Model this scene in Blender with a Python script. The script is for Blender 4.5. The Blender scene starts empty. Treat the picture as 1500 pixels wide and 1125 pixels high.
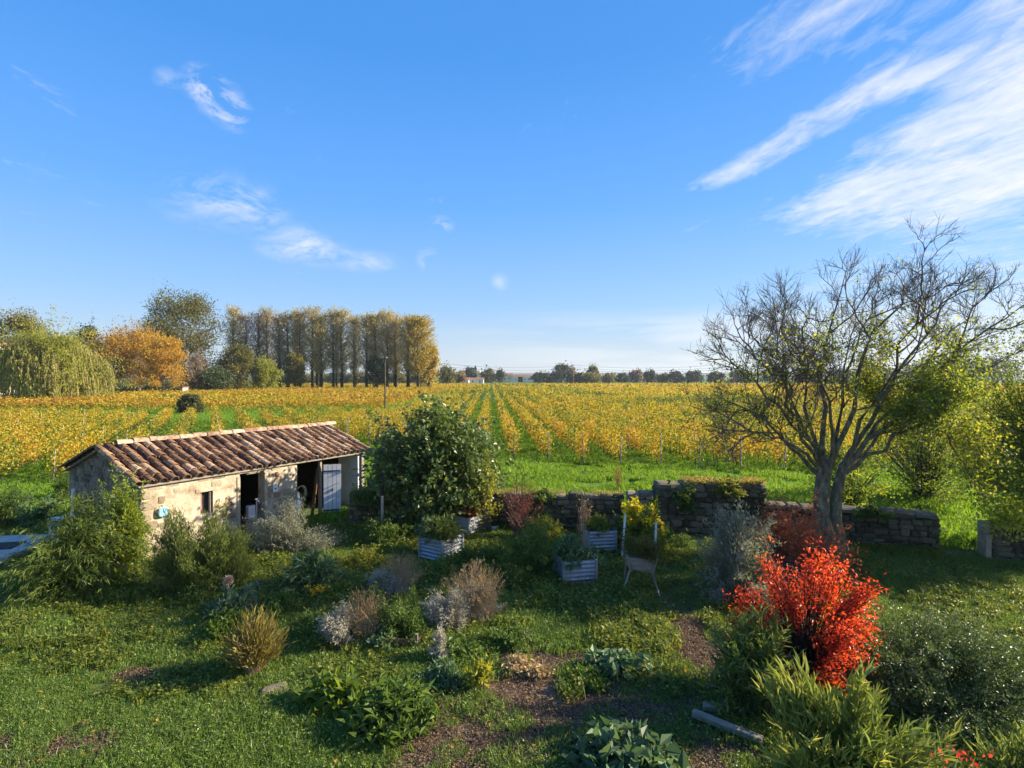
import bpy, math, random
import numpy as np
from mathutils import Vector
C = bpy.context.scene
COL = C.collection
random.seed(7)
rs = np.random.default_rng(11)
R = math.radians
PI = math.pi

# ------------------------------------------------------------------ camera
cam = bpy.data.cameras.new("camera"); cam_o = bpy.data.objects.new("camera", cam)
COL.objects.link(cam_o); C.camera = cam_o
cam_o.location = (0, 0, 5.0); cam_o.rotation_euler = (R(90 - 0.68), 0, 0)
cam.lens = 19.2; cam.sensor_width = 36; cam.clip_start = 0.05; cam.clip_end = 9000

# ------------------------------------------------------------------ light
SUN_AZ, SUN_EL = 79.0, 25.0
sun = bpy.data.lights.new("sun", 'SUN'); sun_o = bpy.data.objects.new("sun", sun); COL.objects.link(sun_o)
sun.energy = 5.0; sun.angle = R(0.6); sun.color = (1.0, 0.87, 0.66)
sd = Vector((math.sin(R(SUN_AZ)) * math.cos(R(SUN_EL)), math.cos(R(SUN_AZ)) * math.cos(R(SUN_EL)), math.sin(R(SUN_EL))))
sun_o.rotation_euler = sd.to_track_quat('Z', 'Y').to_euler()
sun_o.location = (30, 10, 30)

C.view_settings.view_transform = 'Standard'; C.view_settings.look = 'None'
C.view_settings.exposure = 1.38; C.view_settings.gamma = 1.0

W = bpy.data.worlds.new("World"); C.world = W; W.use_nodes = True
nt = W.node_tree; N = nt.nodes; Lk = nt.links.new
def nd(tree, t, **kw):
    n = tree.nodes.new(t)
    for k, v in kw.items():
        if k.startswith('i_'): n.inputs[int(k[2:])].default_value = v
        else: setattr(n, k, v)
    return n
def mth(tree, op, a, b=None, c=None, clamp=False):
    n = tree.nodes.new('ShaderNodeMath'); n.operation = op; n.use_clamp = clamp
    for i, x in enumerate((a, b, c)):
        if x is None: continue
        if isinstance(x, (int, float)): n.inputs[i].default_value = x
        else: tree.links.new(x, n.inputs[i])
    return n.outputs[0]
def ramp(tree, fac, stops, interp='LINEAR'):
    n = tree.nodes.new('ShaderNodeValToRGB'); n.color_ramp.interpolation = interp
    el = n.color_ramp.elements
    while len(el) < len(stops): el.new(0.5)
    for e, (p, c) in zip(el, stops):
        e.position = p; e.color = (*c, 1) if len(c) == 3 else c
    if fac is not None: tree.links.new(fac, n.inputs[0])
    return n.outputs[0]
def mixc(tree, fac, a, b, mode='MIX'):
    n = tree.nodes.new('ShaderNodeMix'); n.data_type = 'RGBA'; n.blend_type = mode
    for sock, x in ((n.inputs[0], fac), (n.inputs[6], a), (n.inputs[7], b)):
        if isinstance(x, (int, float)): sock.default_value = x
        elif isinstance(x, tuple): sock.default_value = (*x, 1) if len(x) == 3 else x
        else: tree.links.new(x, sock)
    return n.outputs[2]
def noise(tree, vec, scale, detail=4, rough=0.55, dist=0.0):
    n = tree.nodes.new('ShaderNodeTexNoise')
    n.inputs['Scale'].default_value = scale; n.inputs['Detail'].default_value = detail
    n.inputs['Roughness'].default_value = rough; n.inputs['Distortion'].default_value = dist
    if vec is not None: tree.links.new(vec, n.inputs['Vector'])
    return n.outputs[0]

sky = nd(nt, 'ShaderNodeTexSky', sky_type='NISHITA', sun_disc=False, sun_elevation=R(SUN_EL), sun_rotation=R(SUN_AZ),
         altitude=50, air_density=1.0, dust_density=0.35, ozone_density=3.0)
hs = nd(nt, 'ShaderNodeHueSaturation'); hs.inputs['Saturation'].default_value = 1.15; hs.inputs['Value'].default_value = 1.0
Lk(sky.outputs[0], hs.inputs['Color'])
tc = N.new('ShaderNodeTexCoord'); sx = N.new('ShaderNodeSeparateXYZ'); Lk(tc.outputs['Generated'], sx.inputs[0])
zc = mth(nt, 'MAXIMUM', sx.outputs[2], 0.03)
px_ = mth(nt, 'DIVIDE', sx.outputs[0], zc); py_ = mth(nt, 'DIVIDE', sx.outputs[1], zc)
# cirrus on a plane overhead, streaked along a slightly turned axis
ca, sa = math.cos(R(-8)), math.sin(R(-8))
ux = mth(nt, 'ADD', mth(nt, 'MULTIPLY', px_, ca), mth(nt, 'MULTIPLY', py_, -sa))
uy = mth(nt, 'ADD', mth(nt, 'MULTIPLY', px_, sa), mth(nt, 'MULTIPLY', py_, ca))
cv = N.new('ShaderNodeCombineXYZ'); Lk(mth(nt, 'MULTIPLY', ux, 2.2), cv.inputs[0]); Lk(mth(nt, 'MULTIPLY', uy, 1.0), cv.inputs[1])
n1 = noise(nt, cv.outputs[0], 1.5, 9, 0.62, 0.35)
n3 = noise(nt, cv.outputs[0], 5.0, 12, 0.68, 0.5)
n2 = noise(nt, cv.outputs[0], 0.5, 3, 0.5, 0.2)
def sstep(x, a, b_):
    n = nt.nodes.new('ShaderNodeMapRange'); n.interpolation_type = 'SMOOTHSTEP'; nt.links.new(x, n.inputs[0]); n.inputs[1].default_value = a; n.inputs[2].default_value = b_; return n.outputs[0]
xb = mth(nt, 'MULTIPLY_ADD', py_, -.13, px_)
bB = mth(nt, 'MULTIPLY', sstep(xb, .98, 1.5), sstep(xb, 2.75, 2.2)); bB = mth(nt, 'MULTIPLY', bB, sstep(py_, 4.3, 3.1))
xa = mth(nt, 'ABSOLUTE', mth(nt, 'ADD', mth(nt, 'MULTIPLY_ADD', py_, .245, px_), -1.743))
bA = mth(nt, 'MULTIPLY', sstep(xa, .22, .02), mth(nt, 'MULTIPLY', sstep(py_, 3.1, 2.7), sstep(py_, 1.6, 1.9)))
bC = mth(nt, 'MULTIPLY', mth(nt, 'MULTIPLY', sstep(px_, .55, .85), sstep(px_, 1.7, 1.3)), sstep(py_, 2.1, 1.6))
wt = mth(nt, 'ADD', mth(nt, 'ADD', mth(nt, 'MULTIPLY', bB, .31), mth(nt, 'MULTIPLY', bA, .25)), mth(nt, 'MULTIPLY', bC, .15))
far_side = mth(nt, 'MULTIPLY', sstep(px_, 2.2, 3.5), .14)  # extra cirrus far right, mostly out of view, added for neutral fill light
dens = mth(nt, 'ADD', mth(nt, 'ADD', mth(nt, 'MULTIPLY', n1, 0.40), mth(nt, 'MULTIPLY', n3, 0.47)), mth(nt, 'MULTIPLY', n2, 0.18))
dens = mth(nt, 'ADD', dens, mth(nt, 'ADD', wt, far_side))
cir = ramp(nt, dens, [(0.61, (0, 0, 0)), (0.72, (.28, .28, .28)), (0.82, (.66, .66, .66)), (0.95, (1, 1, 1))])
cir = mth(nt, 'MULTIPLY', cir, sstep(py_, 9.0, 5.0))
# small puffs and thin far bands
nzm = N.new('ShaderNodeMapping'); nzm.inputs['Scale'].default_value = (1.0, 1.0, 2.3); nzm.inputs['Rotation'].default_value = (0, .5, 0); Lk(tc.outputs['Generated'], nzm.inputs[0]); nz = noise(nt, nzm.outputs[0], 13.0, 9, 0.68, 0.6)
def puff(px, py, rad, amt, flat=1.8):
    d = Vector(((px - 750) / 800, 1, (553 - py) / 800)).normalized()
    s = nt.nodes.new('ShaderNodeVectorMath'); s.operation = 'SUBTRACT'; Lk(tc.outputs['Generated'], s.inputs[0]); s.inputs[1].default_value = d
    m = nt.nodes.new('ShaderNodeVectorMath'); m.operation = 'MULTIPLY'; Lk(s.outputs[0], m.inputs[0]); m.inputs[1].default_value = (1, 1, flat)
    l = nt.nodes.new('ShaderNodeVectorMath'); l.operation = 'LENGTH'; Lk(m.outputs[0], l.inputs[0])
    q = mth(nt, 'SUBTRACT', 1.0, mth(nt, 'DIVIDE', l.outputs['Value'], rad), clamp=True)
    q = mth(nt, 'MULTIPLY', q, mth(nt, 'SUBTRACT', mth(nt, 'MULTIPLY', nz, 5.2), 2.3, clamp=True), clamp=True)
    return mth(nt, 'MULTIPLY', q, amt * 1.5)
tot = None
for a in ((300, 125, .035, .6, 1.2), (322, 145, .04, .7, 1.2), (342, 168, .035, .7, 1.2), (320, 292, .11, .36, 2), (370, 305, .07, .3, 2), (430, 356, .075, .5, 2), (475, 372, .06, .3, 2), (540, 384, .07, .35, 3),
          (645, 331, .028, .6, 1.5), (627, 381, .025, .5, 1), (733, 412, .02, .35, 1), (247, 120, .02, .3, 1)):
    p = puff(*a); tot = p if tot is None else mth(nt, 'ADD', tot, p)
nb = N.new('ShaderNodeMapping'); nb.inputs['Scale'].default_value = (2.2, 2.2, 26); Lk(tc.outputs['Generated'], nb.inputs[0])
nbn = noise(nt, nb.outputs[0], 1.3, 5, 0.55, 0.2)
lowb = ramp(nt, sx.outputs[2], [(0.0, (.45, .45, .45)), (0.035, (.6, .6, .6)), (0.085, (.7, .7, .7)), (0.125, (0, 0, 0))])
bnd = mth(nt, 'MULTIPLY', lowb, ramp(nt, nbn, [(0.38, (0, 0, 0)), (0.56, (1, 1, 1))]))
bnd = mth(nt, 'MULTIPLY', bnd, ramp(nt, mth(nt, 'MULTIPLY_ADD', sx.outputs[0], .5, .5), [(0.42, (0, 0, 0)), (0.58, (.8, .8, .8)), (1, (1, 1, 1))]))
# pale air near the horizon, wider towards the sun
zgrad = ramp(nt, sx.outputs[2], [(0.0, (.41, .47, .55)), (0.045, (.37, .46, .58)), (0.13, (.235, .42, .70)), (0.29, (.105, .325, .78)), (.50, (.048, .24, .66)), (1, (.035, .18, .55))])
zg = nt.nodes.new('ShaderNodeVectorMath'); zg.operation = 'SCALE'; zg.inputs['Scale'].default_value = 5.0; Lk(zgrad, zg.inputs[0])
alpha = mth(nt, 'ADD', mth(nt, 'ADD', cir, tot), mth(nt, 'MULTIPLY', bnd, .85), clamp=True)
skyc = mixc(nt, .86, hs.outputs[0], zg.outputs[0])
skyc = mixc(nt, mth(nt, 'MULTIPLY', alpha, 0.86), skyc, (3.75, 3.75, 3.85))
Lk(skyc, N['Background'].inputs[0]); N['Background'].inputs[1].default_value = 0.105

# ------------------------------------------------------------------ helpers
def P(px, py, z=0.0):
    """ground point (or point at height z) seen at photo pixel"""
    D = (5.0 - z) * 800.0 / (py - 553.0)
    return ((px - 750) / 800.0 * D, D)
def at(px, D): return (px - 750) / 800.0 * D
def hz_(py, D): return 5.0 - (py - 553.0) * D / 800.0

def tag(o, label=None, cat=None, group=None, kind=None):
    if label: o['label'] = label
    if cat: o['category'] = cat
    if group: o['group'] = group
    if kind: o['kind'] = kind
    return o
def empty(name, loc, rz=0, label=None, cat=None, group=None, kind=None):
    o = bpy.data.objects.new(name, None); COL.objects.link(o); o.location = loc; o.rotation_euler = (0, 0, rz)
    o.empty_display_size = 0.2
    return tag(o, label, cat, group, kind)
def link(name, me, parent=None, kind=None, loc=None, rot=None, scale=None):
    o = bpy.data.objects.new(name, me); COL.objects.link(o)
    if parent: o.parent = parent
    if loc is not None: o.location = loc
    if rot is not None: o.rotation_euler = rot
    if scale is not None: o.scale = scale
    if kind: o['kind'] = kind
    return o
def mesh_np(name, V, F, mats, v=None, mi=None, smooth=False):
    """V (n,3), F list of arrays (k,3)/(k,4); v per-vertex float attribute"""
    me = bpy.data.meshes.new(name)
    V = np.asarray(V, np.float32)
    me.vertices.add(len(V)); me.vertices.foreach_set('co', V.ravel())
    if not isinstance(F, (list, tuple)): F = [F]
    F = [np.asarray(f, np.int32) for f in F if len(f)]
    loops = np.concatenate([f.ravel() for f in F]); tots = np.concatenate([np.full(len(f), f.shape[1], np.int32) for f in F])
    me.loops.add(len(loops)); me.loops.foreach_set('vertex_index', loops)
    me.polygons.add(len(tots)); st = np.concatenate([[0], np.cumsum(tots)[:-1]]).astype(np.int32)
    me.polygons.foreach_set('loop_start', st)
    try: me.polygons.foreach_set('loop_total', tots)
    except Exception: pass
    for m in (mats if isinstance(mats, (list, tuple)) else [mats]): me.materials.append(m)
    if mi is not None: me.polygons.foreach_set('material_index', np.asarray(mi, np.int32))
    if v is not None:
        a = me.attributes.new('v', 'FLOAT', 'POINT'); a.data.foreach_set('value', np.asarray(v, np.float32))
    me.polygons.foreach_set('use_smooth', np.full(len(tots), smooth))
    me.update(calc_edges=True); me.validate()
    return me
def nrm(a): return a / np.maximum(np.linalg.norm(a, axis=-1, keepdims=True), 1e-9)
def rdir(n, rng=rs): return nrm(rng.normal(size=(n, 3)))

def leaves(Cn, A, L, Wd, v, rng=rs, bend=0.15, up=0.6):
    """one folded lozenge per leaf. Cn base points, A long axes"""
    n = len(Cn); A = nrm(A); L = np.broadcast_to(L, (n,)) * rng.uniform(.7, 1.25, n); Wd = np.broadcast_to(Wd, (n,)) * rng.uniform(.7, 1.2, n)
    ref = nrm(rdir(n, rng) + np.array([0, 0, up])); S = nrm(np.cross(A, ref)); U = np.cross(S, A)
    Vv = np.empty((n, 4, 3))
    Vv[:, 0] = Cn
    mid = Cn + A * (L * .45)[:, None] + U * (L * .05)[:, None]
    Vv[:, 1] = mid + S * (Wd * .5)[:, None]
    Vv[:, 2] = Cn + A * L[:, None] - U * (L * bend)[:, None]
    Vv[:, 3] = mid - S * (Wd * .5)[:, None]
    idx = np.arange(n)[:, None] * 4
    Fq = np.concatenate([idx + np.array([[0, 1, 2]]), idx + np.array([[0, 2, 3]])])
    return Vv.reshape(-1, 3), Fq, np.repeat(v, 4)

def tubes(Pts, Rad, sides=3):
    """Pts (K,m,3), Rad (K,m) -> V,F quads"""
    K, m, _ = Pts.shape
    T = np.gradient(Pts, axis=1); T = nrm(T)
    ref = np.where(np.abs(T[..., 2:3]) > .9, np.array([1., 0, 0]), np.array([0, 0, 1.]))
    S = nrm(np.cross(T, ref)); U = np.cross(S, T)
    a = np.arange(sides) * 2 * PI / sides
    V = Pts[:, :, None] + Rad[:, :, None, None] * (np.cos(a)[None, None, :, None] * S[:, :, None] + np.sin(a)[None, None, :, None] * U[:, :, None])
    base = (np.arange(K)[:, None, None] * m + np.arange(m - 1)[None, :, None]) * sides
    j = np.arange(sides)[None, None]; j2 = (j + 1) % sides
    F = np.stack([base + j, base + j2, base + sides + j2, base + sides + j], -1).reshape(-1, 4)
    return V.reshape(-1, 3), F
def join(parts):
    Vs, Fs, o = [], [], 0
    for V, F in parts: Vs.append(V); Fs.append(np.asarray(F) + o); o += len(V)
    return np.concatenate(Vs), Fs
def bez(B, M, E, t):
    t = t[None, :, None]
    return (1 - t) ** 2 * B[:, None] + 2 * t * (1 - t) * M[:, None] + t * t * E[:, None]

class MB:
    def __init__(s): s.V = []; s.F = []
    def box(s, c, d, rz=0, rx=0, ry=0, taper=1.0):
        i = len(s.V); hx, hy, hz = d[0] / 2, d[1] / 2, d[2] / 2
        from mathutils import Euler
        Rm = Euler((rx, ry, rz)).to_matrix()
        for z in (-1, 1):
            k = taper if z > 0 else 1
            for x, y in ((-1, -1), (1, -1), (1, 1), (-1, 1)):
                p = Rm @ Vector((x * hx * k, y * hy * k, z * hz)); s.V.append((p.x + c[0], p.y + c[1], p.z + c[2]))
        for f in ((0, 3, 2, 1), (4, 5, 6, 7), (0, 1, 5, 4), (1, 2, 6, 5), (2, 3, 7, 6), (3, 0, 4, 7)): s.F.append(tuple(i + q for q in f))
        return s
    def bar(s, a, b, w, h=None):
        a, b = Vector(a), Vector(b); h = h or w; d = (b - a).normalized(); up = Vector((0, 0, 1)) if abs(d.z) < .95 else Vector((1, 0, 0))
        x = d.cross(up).normalized(); y = x.cross(d); i = len(s.V)
        for p in (a, b):
            for q, r in ((-1, -1), (1, -1), (1, 1), (-1, 1)): s.V.append(tuple(p + x * q * w / 2 + y * r * h / 2))
        for f in ((0, 1, 2, 3), (7, 6, 5, 4), (0, 4, 5, 1), (1, 5, 6, 2), (2, 6, 7, 3), (3, 7, 4, 0)): s.F.append(tuple(i + q for q in f))
        return s
    def tube(s, pts, r, n=8, caps=True):
        pts = [Vector(p) for p in pts]; i = len(s.V); m = len(pts)
        rr = r if isinstance(r, (list, tuple)) else [r] * m
        for k, p in enumerate(pts):
            d = (pts[min(k + 1, m - 1)] - pts[max(k - 1, 0)]).normalized(); up = Vector((0, 0, 1)) if abs(d.z) < .9 else Vector((1, 0, 0))
            x = d.cross(up).normalized(); y = x.cross(d)
            for j in range(n):
                a = 2 * PI * j / n; s.V.append(tuple(p + (x * math.cos(a) + y * math.sin(a)) * rr[k]))
        for k in range(m - 1):
            for j in range(n):
                s.F.append((i + k * n + j, i + k * n + (j + 1) % n, i + (k + 1) * n + (j + 1) % n, i + (k + 1) * n + j))
        if caps: s.F.append(tuple(i + j for j in reversed(range(n)))); s.F.append(tuple(i + (m - 1) * n + j for j in range(n)))
        return s
    def mesh(s, name, mat, smooth=False):
        me = bpy.data.meshes.new(name); me.from_pydata(s.V, [], s.F)
        me.materials.append(mat)
        if smooth:
            for p in me.polygons: p.use_smooth = True
        me.update(); return me
    def build(s, name, mat, parent=None, smooth=False, bevel=0, **kw):
        o = link(name, s.mesh(name, mat, smooth), parent, **kw)
        if bevel:
            b = o.modifiers.new('bevel', 'BEVEL'); b.width = bevel; b.segments = 2; b.limit_method = 'ANGLE'
        return o

# ------------------------------------------------------------------ materials
def mat_base(name):
    m = bpy.data.materials.new(name); m.use_nodes = True; t = m.node_tree; b = t.nodes['Principled BSDF']; return m, t, b
def leafmat(name, cols, trans=0.45, rough=0.55, spec=0.35, scale=0.0, tgain=1.5):
    """cols: stops over attribute v"""
    m, t, b = mat_base(name)
    at_ = nd(t, 'ShaderNodeAttribute', attribute_name='v')
    k = len(cols); col = ramp(t, at_.outputs['Fac'], [(i / (k - 1), c) for i, c in enumerate(cols)])
    b.inputs['Roughness'].default_value = rough; b.inputs['Specular IOR Level'].default_value = spec
    t.links.new(col, b.inputs['Base Color'])
    tr = nd(t, 'ShaderNodeBsdfTranslucent'); bright = mixc(t, 1.0, col, (tgain, tgain * .96, tgain * .6), 'MULTIPLY'); t.links.new(bright, tr.inputs[0])
    mx = nd(t, 'ShaderNodeMixShader'); mx.inputs[0].default_value = trans
    t.links.new(b.outputs[0], mx.inputs[1]); t.links.new(tr.outputs[0], mx.inputs[2]); t.links.new(mx.outputs[0], t.nodes['Material Output'].inputs[0])
    return m
def rough(name, cols, scale=4, detail=6, rgh=0.9, bump=0.3, bscale=None, lo=.3, hi=.7, metal=0, spec=.2, stretch=(1, 1, 1), obj=True, rnd=0.0):
    m, t, b = mat_base(name); tc_ = nd(t, 'ShaderNodeTexCoord'); mp = nd(t, 'ShaderNodeMapping'); mp.inputs['Scale'].default_value = stretch
    t.links.new(tc_.outputs['Object'], mp.inputs[0])
    n = noise(t, mp.outputs[0], scale, detail, .6)
    if rnd:
        oi = nd(t, 'ShaderNodeObjectInfo'); cx = nd(t, 'ShaderNodeCombineXYZ'); t.links.new(mth(t, 'MULTIPLY', oi.outputs['Random'], 31.0), cx.inputs[0]); t.links.new(cx.outputs[0], mp.inputs['Location'])
        n2_ = mth(t, 'ADD', n, mth(t, 'MULTIPLY', mth(t, 'SUBTRACT', oi.outputs['Random'], .5), rnd))
    else: n2_ = n
    k = len(cols); col = ramp(t, n2_, [(lo + (hi - lo) * i / (k - 1), c) for i, c in enumerate(cols)])
    t.links.new(col, b.inputs['Base Color']); b.inputs['Roughness'].default_value = rgh; b.inputs['Metallic'].default_value = metal
    b.inputs['Specular IOR Level'].default_value = spec
    if bump:
        bn = nd(t, 'ShaderNodeBump'); bn.inputs['Strength'].default_value = bump; bn.inputs['Distance'].default_value = .03
        t.links.new(noise(t, mp.outputs[0], bscale or scale * 5, 5, .65), bn.inputs['Height']); t.links.new(bn.outputs[0], b.inputs['Normal'])
    return m

M = {}
M['bark'] = rough('bark', [(.035, .028, .022), (.10, .085, .065), (.17, .15, .11)], 6, rgh=.95, bump=.6, stretch=(1, 1, .3))
M['bark_pale'] = rough('bark_pale', [(.10, .085, .065), (.22, .19, .15), (.32, .29, .24)], 5, bump=.5, stretch=(1, 1, .4))
M['bark_dark'] = rough('bark_dark', [(.02, .017, .014), (.06, .05, .04)], 5, bump=.4)
M['twig'] = rough('twig', [(.10, .075, .06), (.20, .155, .125)], 3, bump=0)
M['lichen'] = rough('lichen_bark', [(.06, .045, .035), (.14, .11, .08), (.20, .18, .10), (.34, .31, .20)], 9, rgh=.95, bump=.9, stretch=(1, 1, .45))
M['stem_green'] = rough('stem_green', [(.05, .08, .02), (.12, .14, .05)], 3, bump=0)
M['stem_dry'] = rough('stem_dry', [(.30, .20, .11), (.52, .38, .22)], 3, bump=0)
M['soil'] = rough('soil', [(.03, .022, .015), (.08, .055, .035), (.13, .09, .06)], 12, bump=1)
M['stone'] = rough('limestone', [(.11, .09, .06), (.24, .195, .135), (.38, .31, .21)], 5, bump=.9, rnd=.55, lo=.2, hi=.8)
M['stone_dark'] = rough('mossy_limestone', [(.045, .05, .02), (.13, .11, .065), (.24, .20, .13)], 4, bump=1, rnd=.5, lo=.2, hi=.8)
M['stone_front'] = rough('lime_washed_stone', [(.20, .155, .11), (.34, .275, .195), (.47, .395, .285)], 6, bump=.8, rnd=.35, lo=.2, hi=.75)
M['mortar'] = rough('mortar', [(.17, .14, .10), (.30, .25, .175)], 8, bump=.8)
M['render'] = rough('old_lime_render', [(.18, .12, .08), (.34, .27, .19), (.46, .385, .28), (.52, .45, .34)], 2.6, detail=9, bump=.8, lo=.3, hi=.62)
M['mortar_dark'] = rough('dark_mortar', [(.04, .038, .03), (.09, .08, .065)], 8, bump=.8)
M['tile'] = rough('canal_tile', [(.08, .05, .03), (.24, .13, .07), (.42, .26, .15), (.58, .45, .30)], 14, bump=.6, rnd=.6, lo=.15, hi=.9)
M['tile_pan'] = rough('pan_tile', [(.03, .022, .02), (.09, .045, .035), (.16, .08, .055)], 9, bump=.5)  # dark pan colour paints deeper shade into the valleys between cover tiles
M['tile_ridge'] = rough('ridge_tile', [(.20, .12, .08), (.38, .26, .18), (.48, .38, .28)], 8, bump=.5, rnd=.4)
M['moss'] = leafmat('moss', [(.05, .06, .015), (.16, .17, .04), (.3, .26, .07)], .2)
M['concrete'] = rough('concrete', [(.34, .32, .28), (.52, .50, .45)], 3, bump=.3)
M['white_paint'] = rough('weathered_white_paint', [(.30, .30, .29), (.52, .52, .51), (.64, .64, .63)], 3, bump=.15, lo=.25, hi=.6, rgh=.6, stretch=(4, 4, .6))
M['iron'] = rough('black_iron', [(.015, .015, .016), (.05, .045, .04)], 12, bump=.2, rgh=.6)
M['brick'] = rough('old_brick', [(.16, .09, .06), (.33, .20, .13)], 12, bump=.4, rnd=.6)
M['rust'] = rough('rust', [(.09, .035, .02), (.26, .10, .05)], 12, bump=.4)
M['red_wood'] = rough('dark_red_paint', [(.06, .018, .015), (.15, .04, .03)], 8, bump=.3)
M['wood_grey'] = rough('weathered_wood', [(.19, .155, .12), (.38, .33, .27)], 6, bump=.5, stretch=(1, 8, 8))
M['wood_brown'] = rough('brown_timber', [(.12, .06, .03), (.28, .15, .07)], 6, bump=.5, stretch=(1, 6, 6))
M['post_wood'] = rough('post_wood', [(.17, .145, .11), (.38, .33, .26)], 5, bump=.4, rnd=.5)
M['galv'] = rough('galvanised_steel', [(.28, .29, .31), (.44, .45, .47)], 5, rgh=.42, metal=.5, bump=.05, spec=.5)
M['blue'] = rough('blue_enamel', [(.18, .42, .62), (.30, .58, .76)], 5, rgh=.3, bump=0, spec=.5)
M['white_plastic'] = rough('white_plastic', [(.62, .64, .66), (.8, .8, .8)], 5, rgh=.4, bump=0)
M['hose'] = rough('yellow_hose', [(.28, .25, .14), (.42, .38, .22)], 5, rgh=.4, bump=0)
M['house'] = rough('house_wall', [(.42, .37, .28), (.60, .55, .45)], 1, bump=.1)
M['house_white'] = rough('house_wall_white', [(.60, .58, .54), (.72, .70, .66)], 1, bump=.1)
M['house_roof'] = rough('house_roof', [(.20, .10, .06), (.34, .18, .11)], 2, bump=.1)
M['glass'] = rough('dark_window', [(.02, .025, .03), (.04, .05, .06)], 2, rgh=.1, bump=0, spec=.6)
M['hill'] = rough('far_hill', [(.04, .06, .03), (.08, .10, .05)], .02, bump=0)
M['flower_red'] = leafmat('red_petals', [(.5, .03, .02), (.8, .10, .05)], .3)
M['flower_pink'] = leafmat('dry_flower', [(.40, .27, .20), (.60, .45, .36)], .2)
M['flower_yellow'] = leafmat('yellow_petals', [(.8, .5, .02), (.85, .62, .04)], .35)
M['flower_white'] = leafmat('white_petals', [(.6, .6, .56), (.8, .8, .76)], .3)

LM = {
 'vine': leafmat('vine_leaves', [(.03, .06, .012), (.10, .16, .02), (.30, .28, .025), (.50, .37, .025), (.52, .30, .025), (.42, .18, .03), (.17, .08, .03)], .45, tgain=1.3),
 'fig': leafmat('fig_leaves', [(.035, .065, .025), (.075, .12, .035), (.13, .18, .045), (.28, .31, .07)], .35, rough=.38, spec=.5),
 'green': leafmat('green_leaves', [(.04, .07, .015), (.09, .15, .025), (.18, .25, .04)], .4),
 'lime': leafmat('lime_leaves', [(.06, .11, .015), (.16, .22, .025), (.32, .34, .03)], .5),
 'bamboo': leafmat('feathery_leaves', [(.05, .08, .018), (.12, .17, .03), (.27, .31, .065)], .45),
 'rosemary': leafmat('rosemary_leaves', [(.04, .06, .014), (.095, .13, .028), (.22, .25, .055)], .3),
 'grey': leafmat('grey_leaves', [(.17, .175, .125), (.31, .31, .24), (.46, .45, .36)], .25),
 'laven': leafmat('lavender_leaves', [(.20, .19, .15), (.36, .34, .28), (.52, .49, .42)], .2),
 'bluegreen': leafmat('blue_green_leaves', [(.05, .09, .045), (.10, .17, .075), (.19, .28, .12)], .35),
 'artichoke': leafmat('artichoke_leaves', [(.06, .11, .07), (.13, .2, .12), (.25, .33, .2)], .35),
 'olive': leafmat('olive_leaves', [(.03, .05, .028), (.065, .09, .05), (.15, .18, .10)], .3),
 'red': leafmat('red_leaves', [(.10, .02, .012), (.30, .035, .018), (.60, .06, .022), (.72, .12, .03), (.62, .24, .05)], .5, rough=.4, spec=.4),
 'dullred': leafmat('dull_red_leaves', [(.14, .045, .03), (.34, .09, .045), (.45, .18, .08)], .35),
 'oleander': leafmat('oleander_leaves', [(.04, .07, .02), (.11, .16, .04), (.25, .30, .07), (.46, .44, .11)], .3, rough=.32, spec=.55),
 'glossy': leafmat('glossy_leaves', [(.05, .075, .025), (.10, .145, .04), (.17, .22, .065)], .25, rough=.45, spec=.5),
 'dry': leafmat('dry_stalks', [(.20, .13, .07), (.38, .27, .15), (.52, .40, .22)], .3),
 'straw': leafmat('straw_blades', [(.13, .12, .04), (.30, .25, .07), (.44, .35, .10)], .4),
 'yellow': leafmat('yellow_leaves', [(.35, .33, .02), (.62, .52, .02), (.78, .62, .03)], .45),
 'yellowgreen': leafmat('yellow_green_leaves', [(.05, .08, .015), (.14, .17, .025), (.33, .32, .035), (.55, .46, .04)], .45),
 'grass': leafmat('grass_blades', [(.045, .07, .012), (.10, .155, .02), (.19, .23, .032), (.32, .30, .06)], .45, rough=.5),
 'clover': leafmat('lawn_leaves', [(.05, .085, .018), (.105, .175, .03), (.16, .25, .04), (.27, .34, .07)], .42, rough=.4, spec=.45),
 'tallgrass': leafmat('headland_grass', [(.05, .11, .012), (.12, .25, .018), (.20, .34, .025), (.32, .38, .04)], .5),
 'deadgrass': leafmat('dead_grass', [(.06, .04, .025), (.17, .11, .07), (.26, .18, .11)], .3),
 'willow': leafmat('willow_leaves', [(.11, .13, .02), (.25, .27, .04), (.42, .40, .06)], .45),
 'treeolive': leafmat('tree_olive', [(.07, .075, .02), (.20, .18, .04), (.36, .29, .06)], .4),
 'treedark': leafmat('tree_dark', [(.018, .035, .014), (.04, .065, .022), (.08, .10, .03)], .3),
 'treeorange': leafmat('tree_orange', [(.16, .11, .03), (.36, .21, .03), (.50, .30, .035), (.44, .33, .05)], .45),
 'treegold': leafmat('tree_gold', [(.20, .16, .04), (.40, .30, .06), (.50, .39, .08)], .45),
 'poplar': leafmat('poplar_leaves', [(.22, .18, .08), (.42, .34, .13), (.58, .47, .15)], .4),
 'treebrown': leafmat('tree_brown', [(.14, .09, .06), (.27, .19, .12), (.36, .26, .17)], .3),
 'bush_far': leafmat('far_bush', [(.03, .04, .02), (.08, .09, .03), (.14, .14, .05)], .3),
 'tree_side': leafmat('old_tree_leaves', [(.05, .08, .015), (.12, .17, .025), (.24, .29, .035), (.46, .44, .045)], .45),
}

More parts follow.
